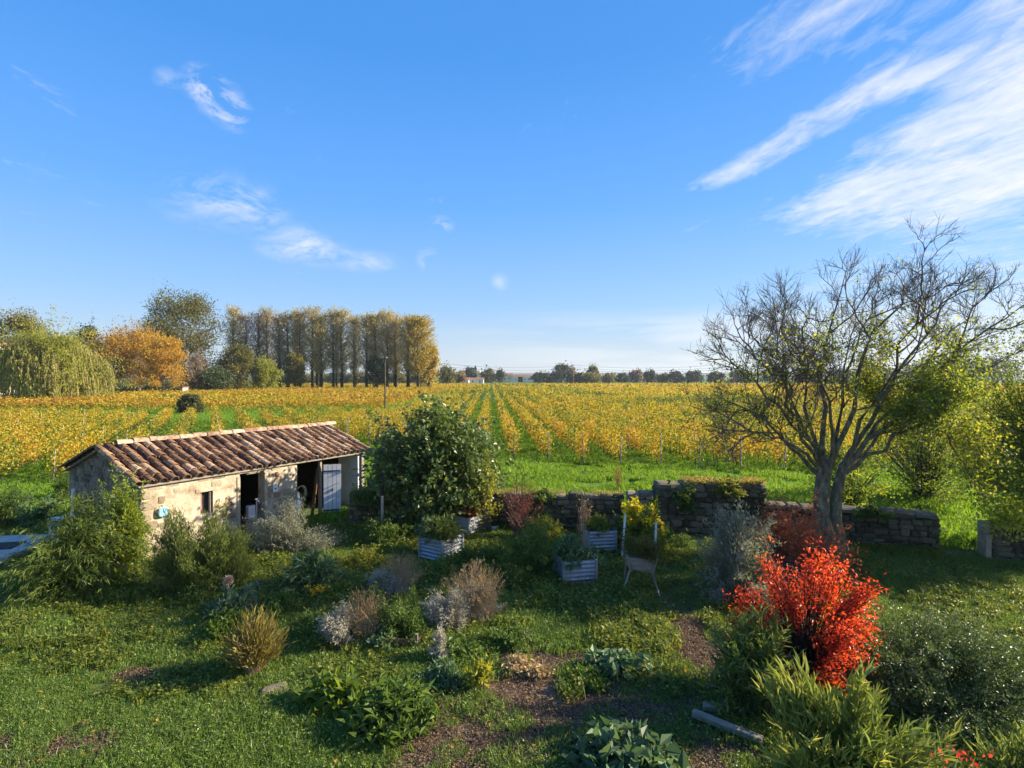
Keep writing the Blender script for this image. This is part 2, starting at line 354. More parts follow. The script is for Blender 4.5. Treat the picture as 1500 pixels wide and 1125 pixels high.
# ------------------------------------------------------------------ ground
def vn(x, y, s, seed=0):
    """cheap smooth 2-D value noise, 0..1"""
    x = np.asarray(x) / s + seed * 17.3; y = np.asarray(y) / s + seed * 9.1
    xi, yi = np.floor(x), np.floor(y); fx, fy = x - xi, y - yi
    fx, fy = fx * fx * (3 - 2 * fx), fy * fy * (3 - 2 * fy)
    h = lambda a, b: np.modf(np.abs(np.sin(a * 127.1 + b * 311.7 + seed * 7.7) * 43758.5453))[0]
    return (h(xi, yi) * (1 - fx) + h(xi + 1, yi) * fx) * (1 - fy) + (h(xi, yi + 1) * (1 - fx) + h(xi + 1, yi + 1) * fx) * fy
def gz(x, y):
    k = np.clip((45 - np.hypot(x, y - 8)) / 15, 0, 1)
    return ((vn(x, y, 2.3, 1) - .5) * .10 + (vn(x, y, .9, 2) - .5) * .04) * k
DRY = [(820, 1020, 1.7, 1.1, 1.1), (690, 1085, 1.3, .7, .95), (760, 960, .9, .6, .8), (770, 905, .5, .35, .7), (740, 960, .6, .5, .6), (200, 945, .9, .35, .6), (60, 1100, .9, .4, .8),
       (380, 1020, .35, .25, .9), (340, 1040, .4, .2, .8), (1040, 960, .55, 2.2, .95), (1030, 1080, .4, .8, .9), (60, 970, .7, .3, .4), (960, 890, .8, .5, .4), (1020, 860, .7, 2., .6), (590, 1110, .8, .3, .5), (560, 790, .8, .4, .6), (230, 985, .6, .2, .4)]
def dryf(x, y):
    d = np.zeros_like(np.asarray(x, float))
    for px, py, rx, ry, a in DRY:
        cx, cy = P(px, py); q = ((x - cx) / rx) ** 2 + ((y - cy) / ry) ** 2
        d = np.maximum(d, a * np.exp(-q * .9))
    return np.clip(d * (0.55 + .9 * vn(x, y, .35, 5)), 0, 1)
def axis(a, b, fine, lo, hi):
    mid = np.arange(lo, hi + 1e-6, fine)
    g = lambda s, e: s + np.sign(e - s) * (np.geomspace(1, abs(e - s) + 1, 26) - 1)
    return np.unique(np.concatenate([g(lo, a), mid, g(hi, b)]))
xs = axis(-3350, 3350, .22, -24, 24); ys = axis(-190, 3470, .22, 3, 36)
GX, GY = np.meshgrid(xs, ys); V = np.stack([GX, GY, gz(GX, GY)], -1).reshape(-1, 3)
nx, ny = len(xs), len(ys); ii = (np.arange(ny - 1)[:, None] * nx + np.arange(nx - 1)[None]).ravel()
Fg = np.stack([ii, ii + 1, ii + nx + 1, ii + nx], -1)
gm, t, b = mat_base('ground_earth_and_turf')
ga = nd(t, 'ShaderNodeAttribute', attribute_name='v'); gco = nd(t, 'ShaderNodeTexCoord')
g1 = noise(t, gco.outputs['Object'], .8, 8, .65); g2 = noise(t, gco.outputs['Object'], 9, 6, .7); g3 = noise(t, gco.outputs['Object'], .035, 4, .5)
gs = mth(t, 'ADD', mth(t, 'MULTIPLY', g1, .5), mth(t, 'MULTIPLY', g2, .5))
green = ramp(t, gs, [(.33, (.05, .06, .018)), (.5, (.085, .115, .028)), (.66, (.15, .17, .045))])
earth = ramp(t, gs, [(.33, (.07, .045, .03)), (.5, (.17, .11, .07)), (.66, (.26, .18, .12))])
far = ramp(t, g3, [(.35, (.055, .12, .022)), (.6, (.08, .17, .028))])
gy_ = nd(t, 'ShaderNodeSeparateXYZ'); t.links.new(gco.outputs['Object'], gy_.inputs[0])
farf = ramp(t, mth(t, 'MULTIPLY', gy_.outputs[1], .001), [(.018, (0, 0, 0)), (.03, (1, 1, 1))])
cg = mixc(t, farf, green, far); cg = mixc(t, ga.outputs['Fac'], cg, earth)
t.links.new(cg, b.inputs['Base Color']); b.inputs['Roughness'].default_value = .95; b.inputs['Specular IOR Level'].default_value = .1
bn = nd(t, 'ShaderNodeBump'); bn.inputs['Strength'].default_value = .8; bn.inputs['Distance'].default_value = .05; t.links.new(g2, bn.inputs['Height']); t.links.new(bn.outputs[0], b.inputs['Normal'])
ground = link('ground', mesh_np('ground', V, Fg, gm, v=dryf(V[:, 0], V[:, 1]), smooth=True)); tag(ground, 'green turf and earth of the garden and the fields beyond', 'ground', kind='structure')

# ------------------------------------------------------------------ the stone shed
stone_meshes = {}
def stone_variants(mat, k=6):
    if mat.name in stone_meshes: return stone_meshes[mat.name]
    L_ = []
    for q in range(k):
        rng = random.Random(q * 7 + 1); V_ = []
        # unit block, faces -y outward: back rectangle, front chamfered
        def ring(y, sc, j): return [((x * sc + rng.uniform(-j, j)), y, (z * sc + rng.uniform(-j, j))) for x, z in ((-.5, -.5), (0, -.53), (.5, -.5), (.53, 0), (.5, .5), (0, .53), (-.5, .5), (-.53, 0))]
        V_ += ring(.5, .98, .02) + ring(-.22, .96, .05) + ring(-.5, .74, .07); V_.append((rng.uniform(-.1, .1), -.56, rng.uniform(-.1, .1)))
        F_ = [tuple(range(8))]
        for r_ in range(2):
            for j in range(8): F_.append((r_ * 8 + (j + 1) % 8, r_ * 8 + j, (r_ + 1) * 8 + j, (r_ + 1) * 8 + (j + 1) % 8))
        for j in range(8): F_.append((16 + (j + 1) % 8, 16 + j, 24))
        me = bpy.data.meshes.new('stone'); me.from_pydata(V_, [], F_); me.materials.append(mat); me.update(); L_.append(me)
    stone_meshes[mat.name] = L_; return L_
def stone_face(parent, o, ang, length, topf, mat, sw, sh, rng, proud=.03, depth=.16, skip=None, limit=300, zbase=0):
    """stones over a wall face that starts at o (local x,y), runs along ang; outward normal = ang-90deg"""
    c, s = math.cos(ang), math.sin(ang); z = zbase; cnt = 0; ms = stone_variants(mat); out = []
    while True:
        h = sh * rng.uniform(.7, 1.35); x = rng.uniform(-.3, 0) * sw; any_ = False
        while x < length:
            w = sw * rng.uniform(.45, 1.6); x0, x1 = max(x, 0), min(x + w, length); x += w
            if x1 - x0 < .07: continue
            xm = (x0 + x1) / 2; zt = min(z + h, min(topf(x0), topf(x1)))
            if zt - z < .05: continue
            any_ = True
            if skip and skip(x0, x1, z, zt): continue
            pr = proud * rng.uniform(.3, 1.3)
            yy = -pr + depth / 2
            hh_ = (zt - z) * rng.uniform(.78, 1.12); out.append(((o[0] + c * xm - s * yy, o[1] + s * xm + c * yy, (z + zt) / 2 + rng.uniform(-.12, .12) * (zt - z)), (rng.uniform(-.05, .05), rng.uniform(-.09, .09), ang), ((x1 - x0) * rng.uniform(.86, 1.0), depth, hh_), rng.choice(ms)))
        z += h
        if not any_: break
    rng.shuffle(out)
    for k_, (l, r, sc, me) in enumerate(out[:limit]): link('stone', me, parent, loc=l, rot=r, scale=sc)
    return len(out)

SA = math.atan2(.848, .53)                        # direction of the long front wall
shed = empty('stone_shed', (-9.86, 14.5, 0), SA, 'low limestone shed with a canal tile roof, open doorways and white doors', 'shed')
SL, SWd, EV, RD = 7.8, 4.6, 2.22, 3.02
T = .34
# local frame: x along front wall, y to the back (left in photo), front face at y=0
def wallbox(x0, x1, z0, z1, mat, name='wall', y0=0., y1=T):
    mb = MB(); mb.box(((x0 + x1) / 2, (y0 + y1) / 2, (z0 + z1) / 2), (x1 - x0, y1 - y0, z1 - z0)); return mb.build(name, mat, shed)
wallbox(0, 1.54, 0, EV, M['render']); wallbox(1.54, 1.91, 0, 1.0, M['render']); wallbox(1.54, 1.91, 1.66, EV, M['render'])
wallbox(1.91, 2.74, 0, EV, M['render']); wallbox(3.58, 4.78, 0, EV, M['render']); wallbox(2.74, 3.58, 2.02, EV, M['render'])
wallbox(0, SL, 0, EV, M['mortar'], y0=SWd - T, y1=SWd)
# gable walls (pentagons)
def gable(x0, x1, mat):
    V_ = [(x, y, z) for x in (x0, x1) for y, z in ((T, 0), (SWd - T, 0), (SWd - T, EV), (SWd / 2, RD - .06), (T, EV))]
    F_ = [(4, 3, 2, 1, 0), (5, 6, 7, 8, 9)] + [(i, (i + 1) % 5, 5 + (i + 1) % 5, 5 + i) for i in range(5)]
    me = bpy.data.meshes.new('gable_wall'); me.from_pydata(V_, [], F_); me.materials.append(mat); me.update(); link('gable_wall', me, shed)
gable(.02, T, M['mortar']); gable(SL - T + .2, SL - .02, M['mortar_dark'])
MB().box((SL - .07, .16, .97), (.12, .34, 2.07)).build('door_post', M['wood_grey'], shed)
rng = random.Random(3)
slope = (RD - EV) / (SWd / 2)
# left gable stones: face normal -x local -> runs from back to front (ang=-90deg), outward = -x
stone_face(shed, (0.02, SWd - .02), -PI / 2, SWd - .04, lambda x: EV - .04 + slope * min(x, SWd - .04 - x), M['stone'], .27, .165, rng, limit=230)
# visible blocks of the front wall
def fskip(x0, x1, z0, z1):
    for a, b_, c0, c1 in ((1.50, 1.95, .95, 1.72), (2.70, 3.62, 0, 1.9), (4.74, 8, 0, 3)):
        if x1 > a and x0 < b_ and z1 > c0 and z0 < c1: return True
    return rng.random() < .38
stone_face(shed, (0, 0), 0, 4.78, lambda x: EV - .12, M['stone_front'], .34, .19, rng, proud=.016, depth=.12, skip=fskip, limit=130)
# corner quoins, jambs and lintels
for k in range(7):
    w = .42 if k % 2 else .26
    link('quoin_stone', random.choice(stone_variants(M['stone_front'])), shed, loc=(w / 2 - .02, .05, .14 + k * .285), scale=(w, .16, .27))
mb = MB()
for (a, b_, zz) in ((1.54, 1.91, 1.66), (2.74, 3.58, 2.02)):
    mb.box(((a + b_) / 2, .1, zz + .055), (b_ - a + .26, .245, .11))
mb.build('door_lintel', M['render'], shed, bevel=.01)
mb = MB()
for a in (2.70, 3.62): mb.box((a, .08, .93), (.10, .21, 2.02))
mb.build('door_jamb', M['stone_front'], shed, bevel=.01)
# shuttered slit window
w_ = link('window', MB().box((1.725, .20, 1.33), (.37, .04, .64)).mesh('window', M['red_wood']), shed)
MB().box((1.58, .10, 1.33), (.05, .1, .66)).box((1.87, .10, 1.33), (.05, .1, .66)).build('window_frame', M['wood_grey'], w_)
MB().box((1.80, .175, 1.33), (.16, .012, .6)).build('pane', M['glass'], w_)
# partition and white timber bay on the right
wallbox(4.78, SL, 2.08, EV + .02, M['white_plastic'], 'lintel_beam', -.03, .1)
MB().box((7.60, .62, .96), (.10, 1.1, 2.05)).build('side_panel', M['white_plastic'], shed)
lf = link('door_leaf', MB().box((0.3, 0, .95), (.60, .045, 1.80)).mesh('door_leaf', M['wood_grey']), shed, loc=(5.86, -.03, .04), rot=(0, 0, R(-42)))
for k in range(4): MB().box((.075 + k * .15, -.03, .95), (.136, .016, 1.78 - .02 * (k % 2))).build('plank', M['white_plastic'], lf)
for z in (.22, 1.62): MB().box((.28, -.045, z), (.54, .014, .045)).build('strap_hinge', M['iron'], lf)
MB().box((.30, -.05, .95), (.05, .02, .09)).build('latch', M['iron'], lf)
MB().box((4.80, .12, .96), (.08, .12, 2.06)).box((5.83, .12, .96), (.08, .12, 2.06)).build('door_post', M['wood_grey'], shed)
MB().box((4.7, SWd / 2, 1.0), (.16, SWd - 2 * T - .02, 2.0)).build('partition_wall', M['mortar_dark'], shed)
# wall vent and relieving arch stain of rust-red bricks
br = MB().box((0, 0, 0), (.21, .07, .055)).mesh('brick', M['brick'])
for r_, (n_, z) in enumerate(((1, 1.36), (2, 1.20), (3, 1.13), (2, .98), (3, .91))):
    for k in range(n_): link('brick', br, shed, loc=(2.36 + (k - n_ / 2 + .5) * .125, .012 + random.uniform(-.006, .006), z), rot=(0, 0, random.uniform(-.03, .03)), scale=(.55, 1, 1))
MB().box((4.02, -.005, 1.83), (.09, .05, .14)).build('wall_vent', M['rust'], shed)
# roof
DKY = .14
def roofpt(x, y, off=0):  # front slope y from -DKY..SWd/2
    return Vector((x, y, EV - .03 + slope * (y) + off))
sl_ang = math.atan(slope); NC = 26; X0, X1 = -.14, SL + .14; pitch = (X1 - X0) / NC
mb = MB()
for sgn in (0, 1):
    ya, yb = -DKY + .04, SWd / 2; f = (lambda y: y) if not sgn else (lambda y: SWd - y)
    q = [(X0 + .03, f(ya), EV - .10 + slope * ya), (X1 - .03, f(ya), EV - .10 + slope * ya), (X1 - .03, f(yb), EV - .10 + slope * yb), (X0 + .03, f(yb), EV - .10 + slope * yb)]
    i = len(mb.V); mb.V += q + [(a, b_, c + .035) for a, b_, c in q]
    for fc in ((0, 1, 2, 3), (7, 6, 5, 4), (0, 4, 5, 1), (1, 5, 6, 2), (2, 6, 7, 3), (3, 7, 4, 0)): mb.F.append(tuple(i + k for k in fc))
mb.build('roof_boards', M['wood_grey'], shed)
def tile_mesh(mat, r0, r1, ln, up=True, n=6, th=.014):
    V_, F_ = [], []
    for k, (y, r) in enumerate(((0, r0), (ln, r1))):
        for rr in (r, r - th):
            for j in range(n + 1):
                a = PI * j / n; V_.append((math.cos(a) * rr, y, (math.sin(a) * rr * .95) * (1 if up else -1)))
    m_ = n + 1
    for j in range(n):
        F_.append((j, j + 1, 2 * m_ + j + 1, 2 * m_ + j)); F_.append((m_ + j + 1, m_ + j, 3 * m_ + j, 3 * m_ + j + 1))
        F_.append((j + 1, j, m_ + j, m_ + j + 1))
    F_.append((0, 2 * m_, 3 * m_, m_)); F_.append((n, m_ + n, 3 * m_ + n, 2 * m_ + n))
    me = bpy.data.meshes.new('roof_tile'); me.from_pydata(V_, [], F_); me.materials.append(mat)
    for p in me.polygons[:]: p.use_smooth = False
    me.update(); return me
cov = [tile_mesh(M['tile'], .112 + q * .004, .088, .47) for q in range(3)]
slen = math.hypot(SWd / 2 + DKY, slope * (SWd / 2 + DKY)); NR = 7; step = slen / NR
rf = random.Random(5)
for c_ in range(NC + 1):
    for r_ in range(NR):
        d = r_ * step; y = -DKY - .03 + d * math.cos(sl_ang); z = EV - .03 + slope * (y) + .035
        link('roof_tile', rf.choice(cov), shed, loc=(X0 + c_ * pitch + rf.uniform(-.022, .022) + .03 * math.sin(c_ * 1.7 + r_ * .4), y + rf.uniform(-.05, .04), z + rf.uniform(0, .012)),
             rot=(sl_ang - .035 + rf.uniform(-.02, .02), rf.uniform(-.06, .06), rf.uniform(-.045, .045)))
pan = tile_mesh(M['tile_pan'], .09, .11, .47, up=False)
def merged(name, me, xf, mat, parent, kind='stuff'):
    n = len(me.vertices); co = np.empty(n * 3, np.float32); me.vertices.foreach_get('co', co); co = co.reshape(-1, 3)
    Fq = np.array([list(p.vertices) for p in me.polygons]); Vs, Fs = [], []
    for k, mt in enumerate(xf):
        A_ = np.array(mt); Vs.append(co @ A_[:3, :3].T + A_[:3, 3]); Fs.append(Fq + k * n)
    return link(name, mesh_np(name, np.concatenate(Vs), np.concatenate(Fs), mat), parent, kind)
from mathutils import Matrix, Euler
xf = []
for c_ in range(NC):
    for r_ in range(NR):
        y = -DKY + r_ * step * math.cos(sl_ang)
        xf.append(Matrix.Translation((X0 + (c_ + .5) * pitch, y, EV - .03 + slope * y + .075)) @ Euler((sl_ang - .02, 0, 0)).to_matrix().to_4x4())
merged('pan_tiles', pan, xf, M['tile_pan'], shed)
xf = []
for c_ in range(NC + 1):
    for r_ in range(NR):
        y = SWd + DKY + .03 - r_ * step * math.cos(sl_ang); z = EV - .03 + slope * (SWd - y) + .035
        xf.append(Matrix.Translation((X0 + c_ * pitch, y, z)) @ Euler((sl_ang - .035, 0, PI)).to_matrix().to_4x4())
merged('back_slope_tiles', cov[0], xf, M['tile'], shed)
rt = tile_mesh(M['tile_ridge'], .135, .115, .50)
k = 0; x = X0 - .02
while x < X1 - .3:
    link('ridge_tile', rt, shed, loc=(x, SWd / 2 + rf.uniform(-.01, .01), RD + .03 + rf.uniform(0, .02)), rot=(rf.uniform(-.03, .02), rf.uniform(-.05, .05), -PI / 2 + rf.uniform(-.03, .03) + 0), scale=(1, 1, 1)).rotation_euler.z = -PI / 2
    x += .44
for o in [o for o in shed.children if o.name.startswith('ridge_tile')]: o.location.x += .5
# things in and on the shed
def sh(x, y, z=0):  # shed-local to world
    c, s = math.cos(SA), math.sin(SA); return (-9.86 + c * x - s * y, 14.5 + s * x + c * y, z)
mb = MB(); n = 18; ring = [(math.cos(2 * PI * j / n) ** 3 * .25 if False else math.copysign(abs(math.cos(2 * PI * j / n)) ** .55, math.cos(2 * PI * j / n)) * .13, math.copysign(abs(math.sin(2 * PI * j / n)) ** .55, math.sin(2 * PI * j / n)) * .13) for j in range(n)]
V_ = [(a, y, b_) for y, sc in ((0, 1), (-.018, 1), (-.03, .85)) for a, b_ in [(p[0] * sc, p[1] * sc) for p in ring]]
F_ = [(r_ * n + (j + 1) % n, r_ * n + j, (r_ + 1) * n + j, (r_ + 1) * n + (j + 1) % n) for r_ in range(2) for j in range(n)] + [tuple(2 * n + j for j in reversed(range(n)))]
F_ = [tuple(reversed(f)) for f in F_]
me = bpy.data.meshes.new('blue_plaque'); me.from_pydata(V_, [], F_); me.materials.append(M['blue']); me.update()
pq = link('blue_plaque', me, loc=sh(.50, -.085, 1.33), rot=(0, 0, SA)); tag(pq, 'small pale blue plaque on the front wall near the shed corner', 'plaque')
pq = link('white_plaque', MB().box((0, 0, 0), (.17, .02, .26)).mesh('white_plaque', M['white_plastic']), loc=sh(3.93, -.055, 1.40), rot=(0, 0, SA)); tag(pq, 'small white plaque on the stone pier between the two open doorways', 'plaque')
MB().box((0, -.014, -.03), (.05, .01, .05)).build('pictogram', M['iron'], pq)
e = empty('white_bucket', sh(3.38, .45, .45), SA, 'white plastic container on a ledge inside the narrow dark doorway', 'container')
MB().box((0, 0, .21), (.26, .2, .42), taper=.92).build('body', M['white_plastic'], e, bevel=.03)
MB().box((0, 0, .45), (.09, .09, .05)).build('cap', M['iron'], e)
st_ = MB().box((0, 0, .22), (.5, .35, .44)).build('wooden_crate', M['wood_grey']); st_.location = sh(3.36, .45, 0); st_.rotation_euler.z = SA; tag(st_, 'low wooden crate carrying a white container inside the narrow doorway', 'crate')
e = empty('standpipe', sh(2.95, -.55, 0), SA, 'slim pale standpipe with a tap before the narrow dark doorway', 'tap')
MB().tube([(0, 0, 0), (0, 0, 1.25)], .022, 8).build('pipe', M['galv'], e); MB().tube([(0, 0, 1.22), (0, -.1, 1.22), (0, -.13, 1.16)], .016, 6).build('spout', M['galv'], e); MB().box((0, 0, 1.28), (.11, .03, .03)).build('handle', M['galv'], e)
hm = MB(); pts = [(.02 * math.sin(k * .5), math.cos(2 * PI * k / 24) * .0 + .0, 0) for k in range(1)]
for lp in range(3): hm.tube([(math.cos(2 * PI * k / 24) * (.20 - lp * .015), .03 * lp, math.sin(2 * PI * k / 24) * (.25 - lp * .02)) for k in range(25)], .014, 6, caps=False)
ho = hm.build('garden_hose', M['hose']); ho.location = sh(4.92, -.06, 1.05); ho.rotation_euler = (0, 0, SA); tag(ho, 'coil of pale hose hung at the edge of the wide dark doorway', 'hose')
e = empty('stored_barrel', sh(5.45, 1.2, 0), 0, 'blue barrel standing in the dark of the wide doorway', 'barrel')
MB().tube([(0, 0, 0), (0, 0, .25), (0, 0, .5), (0, 0, .8)], [.26, .3, .3, .26], 14).build('body', rough('blue_drum', [(.03, .05, .10), (.06, .09, .16)], 4, bump=0), e); MB().tube([(0, 0, .8), (0, 0, .84)], [.27, .25], 14).build('lid', M['iron'], e)
pk = MB().bar((0, 0, 0), (.35, .1, 1.75), .14, .03).build('leaning_plank', M['wood_brown']); pk.location = sh(5.45, .1, 0); pk.rotation_euler.z = SA; tag(pk, 'brown plank leaning beside the white door leaf', 'plank')
# white drainpipe and grey tub at the back corner of the gable
dp = MB().tube([(0, 0, 0.5), (0, 0, 1.2), (.04, 0, 1.45), (0, .05, 1.6)], .05, 8).build('drainpipe', M['white_plastic']); dp.location = sh(-.12, SWd - .55, 0); tag(dp, 'short white drainpipe on the shaded shed gable', 'pipe')
e = empty('water_butt', sh(-.38, SWd - .35, 0), 0, 'pale grey water tub below the drainpipe at the back of the gable', 'tub')
MB().tube([(0, 0, 0), (0, 0, .35), (0, 0, .72)], [.20, .25, .27], 14).build('body', M['concrete'], e); MB().tube([(0, 0, .72), (0, 0, .76)], [.29, .29], 14).build('rim', M['white_plastic'], e)

# ------------------------------------------------------------------ garden walls
def garden_wall(name, a, b_, th, h, label, seed, sw=.34, sh_=.17, mat='stone_dark', end_a=False, end_b=False, cap=True, hvar=.0, smooth_top=False):
    a, b_ = Vector((*a, 0)), Vector((*b_, 0)); d = b_ - a; L_ = d.length; ang = math.atan2(d.y, d.x)
    e = empty(name, a, ang, label, 'wall')
    rg = random.Random(seed)
    MB().box((L_ / 2, th / 2, h / 2 - .08), (L_ - .05, th - .08, h - .16)).build('core', M['mortar_dark'], e)
    rag = lambda x: h - .06 - .12 * float(vn(x, seed, .5, seed))
    stone_face(e, (0, 0), 0, L_, rag, M[mat], sw, sh_, rg, depth=.2, limit=250)
    if end_a: stone_face(e, (0, th), -PI / 2, th, lambda x: h - .08, M[mat], sw, sh_, rg, depth=.2, limit=25)
    if end_b: stone_face(e, (L_, 0), PI / 2, th, lambda x: h - .08, M[mat], sw, sh_, rg, depth=.2, limit=25)
    x = 0; ms = stone_variants(M[mat])
    while x < L_:
        w = min(rg.uniform(.35, .8), L_ - x)
        if w > .08 and (smooth_top or rg.random() > .07):
            link('coping_stone', rg.choice(stone_variants(M['stone']) if smooth_top else ms), e, loc=(x + w / 2, th / 2, h - .06 + (rg.uniform(-.012, .012) if smooth_top else rg.uniform(-.03, .03 + hvar))), rot=(-PI / 2 + rg.uniform(-.05, .05), rg.uniform(-.04, .04), rg.uniform(-.06, .06)), scale=(w - .02, rg.uniform(.10, .17), th * rg.uniform(.92, 1.06)))
        x += w
    return e, L_
def moss(parent, L_, th, h, n, seed, mat='moss', x0=0, x1=None, ls=.06):
    rg = np.random.default_rng(seed); x = rg.uniform(x0, x1 or L_, n); y = rg.uniform(-.03, th + .03, n)
    keep = vn(x * 1.0, y, .5, seed) > .35; x, y = x[keep], y[keep]
    Cn = np.stack([x, y, h + rg.uniform(-.02, .05, len(x))], -1); A = nrm(rg.normal(size=(len(x), 3)) + [0, 0, .8])
    V, F, v = leaves(Cn, A, ls, ls * .6, rg.uniform(0, 1, len(x)), rg); return link('moss', mesh_np('moss', V, F, LM['straw'] if mat == 'straw' else M['moss'], v=v), parent, 'stuff')
WA = (-5.4, 18.0); WB = (3.62, 17.5)
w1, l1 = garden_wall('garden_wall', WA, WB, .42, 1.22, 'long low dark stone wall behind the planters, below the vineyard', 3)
moss(w1, l1, .42, 1.24, 2600, 5, 'straw', 0)
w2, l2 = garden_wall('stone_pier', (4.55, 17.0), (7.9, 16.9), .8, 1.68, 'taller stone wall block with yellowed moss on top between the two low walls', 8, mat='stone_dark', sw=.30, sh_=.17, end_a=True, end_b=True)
moss(w2, l2, .8, 1.72, 4200, 6, 'straw', .9)
w2b, l2b = garden_wall('wall_stub', (3.64, 17.3), (4.5, 17.2), .42, 1.35, 'short broken stub of stone wall beside the yellow-leaved shrub', 81, mat='stone')
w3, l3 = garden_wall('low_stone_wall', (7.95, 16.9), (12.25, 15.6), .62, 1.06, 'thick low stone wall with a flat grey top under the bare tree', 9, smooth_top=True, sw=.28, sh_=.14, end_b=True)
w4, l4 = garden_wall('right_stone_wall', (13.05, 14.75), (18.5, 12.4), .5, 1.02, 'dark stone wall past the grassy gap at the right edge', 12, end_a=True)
moss(w4, l4, .5, 1.04, 1200, 8, x0=0)
# pale end face of the right wall
MB().box((0, 0, .36), (.14, .62, .72)).box((0, .05, .86), (.16, .5, .28)).build('end_stone', M['stone'], w4, bevel=.03).location = (-.10, .3, 0)
stp = MB().box((0, 0, .03), (.95, .35, .07)).build('stone_step', M['stone'], bevel=.02); stp.location = (12.75, 15.3, .0); stp.rotation_euler.z = -.4; tag(stp, 'flat stone threshold in the grassy gap between the walls', 'step')

# ------------------------------------------------------------------ plants made of shoots
def fit(c, lo=0., hi=1.): return np.clip(c, lo, hi)
def shoot_plant(name, label, cat, x, y, rx, ry, h, K, m, L, Wd, leaf, stem='stem_green', base_r=.3, umin=0., clumps=0, sigma=.2, t0=.35, droop=0., spread=.6, sr=.006,
                group=None, seed=0, z=0., h0=0., parent=None, lift=0., up=.6, rad=(.75, 1.), tip=0.0, stemname='stems', vbias=0., jit=.03, bend=.15, flat=False, arch=.35, kindstem='stuff'):
    rg = np.random.default_rng(seed + 100)
    az = rg.uniform(0, 2 * PI, K); u = rg.uniform(umin, 1, K)
    d = np.stack([np.sqrt(1 - u * u) * np.cos(az), np.sqrt(1 - u * u) * np.sin(az), u], -1)
    cid = np.zeros(K)
    if clumps:
        ca_ = rg.uniform(0, 2 * PI, clumps); cu = rg.uniform(umin, 1, clumps)
        cd = np.stack([np.sqrt(1 - cu * cu) * np.cos(ca_), np.sqrt(1 - cu * cu) * np.sin(ca_), cu], -1) * rg.uniform(.78, 1.08, (clumps, 1))
        ci = rg.integers(0, clumps, K); d = cd[ci] + rg.normal(size=(K, 3)) * sigma; cid = rg.uniform(0, 1, clumps)[ci]
    else: d = d * rg.uniform(rad[0], rad[1], (K, 1))
    d[:, 2] = np.abs(d[:, 2])
    E_ = d * [rx, ry, h - h0]; E_[:, 2] += h0
    ba = rg.uniform(0, 2 * PI, K); br_ = np.sqrt(rg.uniform(0, 1, K)) * base_r
    B_ = np.stack([br_ * np.cos(ba) * rx, br_ * np.sin(ba) * ry, np.full(K, h0 * .6)], -1)
    M_ = B_ * .4 + E_ * arch; M_[:, 2] = B_[:, 2] + (E_[:, 2] - B_[:, 2]) * (.7 + droop * .6)
    tt = np.linspace(0, 1, 6); pts = bez(B_, M_, E_, tt)
    if droop: pts[:, :, 2] -= droop * h * (tt ** 3)[None] * .35
    pts += rg.normal(size=pts.shape) * jit * .5 * tt[None, :, None]
    pts[:, :, 2] = np.maximum(pts[:, :, 2], .01)
    rr = sr * (1.0 - .75 * tt)[None] * rg.uniform(.7, 1.3, (K, 1))
    Vt, Ft = tubes(pts, rr, 3)
    tl = rg.uniform(t0, 1.0, (K, m)); seg = tl * 5; i0 = np.clip(seg.astype(int), 0, 4); f = (seg - i0)[..., None]
    ki = np.arange(K)[:, None]; pos = pts[ki, i0] * (1 - f) + pts[ki, i0 + 1] * f; tan = nrm(pts[ki, i0 + 1] - pts[ki, i0])
    pos = pos.reshape(-1, 3) + rg.normal(size=(K * m, 3)) * jit; tan = tan.reshape(-1, 3)
    A = nrm(tan * (1 - spread) + rdir(K * m, rg) * spread + np.array([0, 0, lift]))
    if flat: A[:, 2] *= .3
    v = fit(rg.uniform(0, 1, K * m) * .45 + np.repeat(rg.uniform(0, 1, K), m) * .25 + np.repeat(cid, m) * .3 + (tl.ravel() - .6) * tip + vbias)
    V, F, vv = leaves(pos, A, L, Wd, v, rg, up=up, bend=bend)
    e = parent or empty(name, (x, y, z + float(gz(x, y))), 0, label, cat, group)
    link(stemname, mesh_np(stemname, Vt, Ft, M[stem]), e, kindstem)
    link('foliage', mesh_np('foliage', V, F, LM[leaf], v=vv), e, 'stuff')
    return e
def SP(name, label, cat, px, py, wpx, hpx, K, m, L, Wd, leaf, ry=None, **kw):
    """place by the photo pixel of the base centre; wpx full width and hpx height in photo pixels"""
    x, y = P(px, py); s = y / 800.0; rx = wpx * s / 2; h = hpx * s
    return shoot_plant(name, label, cat, x, y, rx, ry or rx, h, K, m, L, Wd, leaf, **kw)

# --- left of the shed and in front of it
SP('feathery_shrub', 'wide arching feathery green shrub in front of the shed gable', 'shrub', 105, 868, 215, 122, 520, 26, .15, .022, 'bamboo', ry=1.3, droop=.5, base_r=.5, umin=.05, seed=1, t0=.3, spread=.5, lift=-.25, sr=.007, clumps=16, sigma=.22)
SP('bright_shrub', 'bright yellow-green leafy shrub against the shed corner', 'shrub', 182, 852, 100, 122, 260, 26, .10, .04, 'lime', seed=2, clumps=8, sigma=.2, base_r=.3, umin=.2, vbias=.15)
SP('yellow_green_sapling', 'small yellow-green sapling before the dark end of the shed gable', 'sapling', 130, 800, 60, 62, 70, 16, .09, .035, 'lime', seed=22, clumps=6, sigma=.2, umin=.2, vbias=-.1)
SP('rosemary_bush', 'large upright dark green rosemary bush below the slit window', 'bush', 290, 868, 160, 130, 560, 60, .075, .018, 'rosemary', ry=.9, seed=3, base_r=.8, umin=.25, t0=.2, spread=.4, lift=.6, arch=.6, clumps=46, sigma=.06, tip=.5, vbias=.12)
SP('grey_santolina', 'rounded silver-grey bush in front of the stone pier between doorways', 'bush', 425, 806, 138, 66, 520, 36, .055, .016, 'grey', ry=.9, seed=4, base_r=.6, umin=.1, t0=.4, clumps=14, sigma=.14, spread=.5)
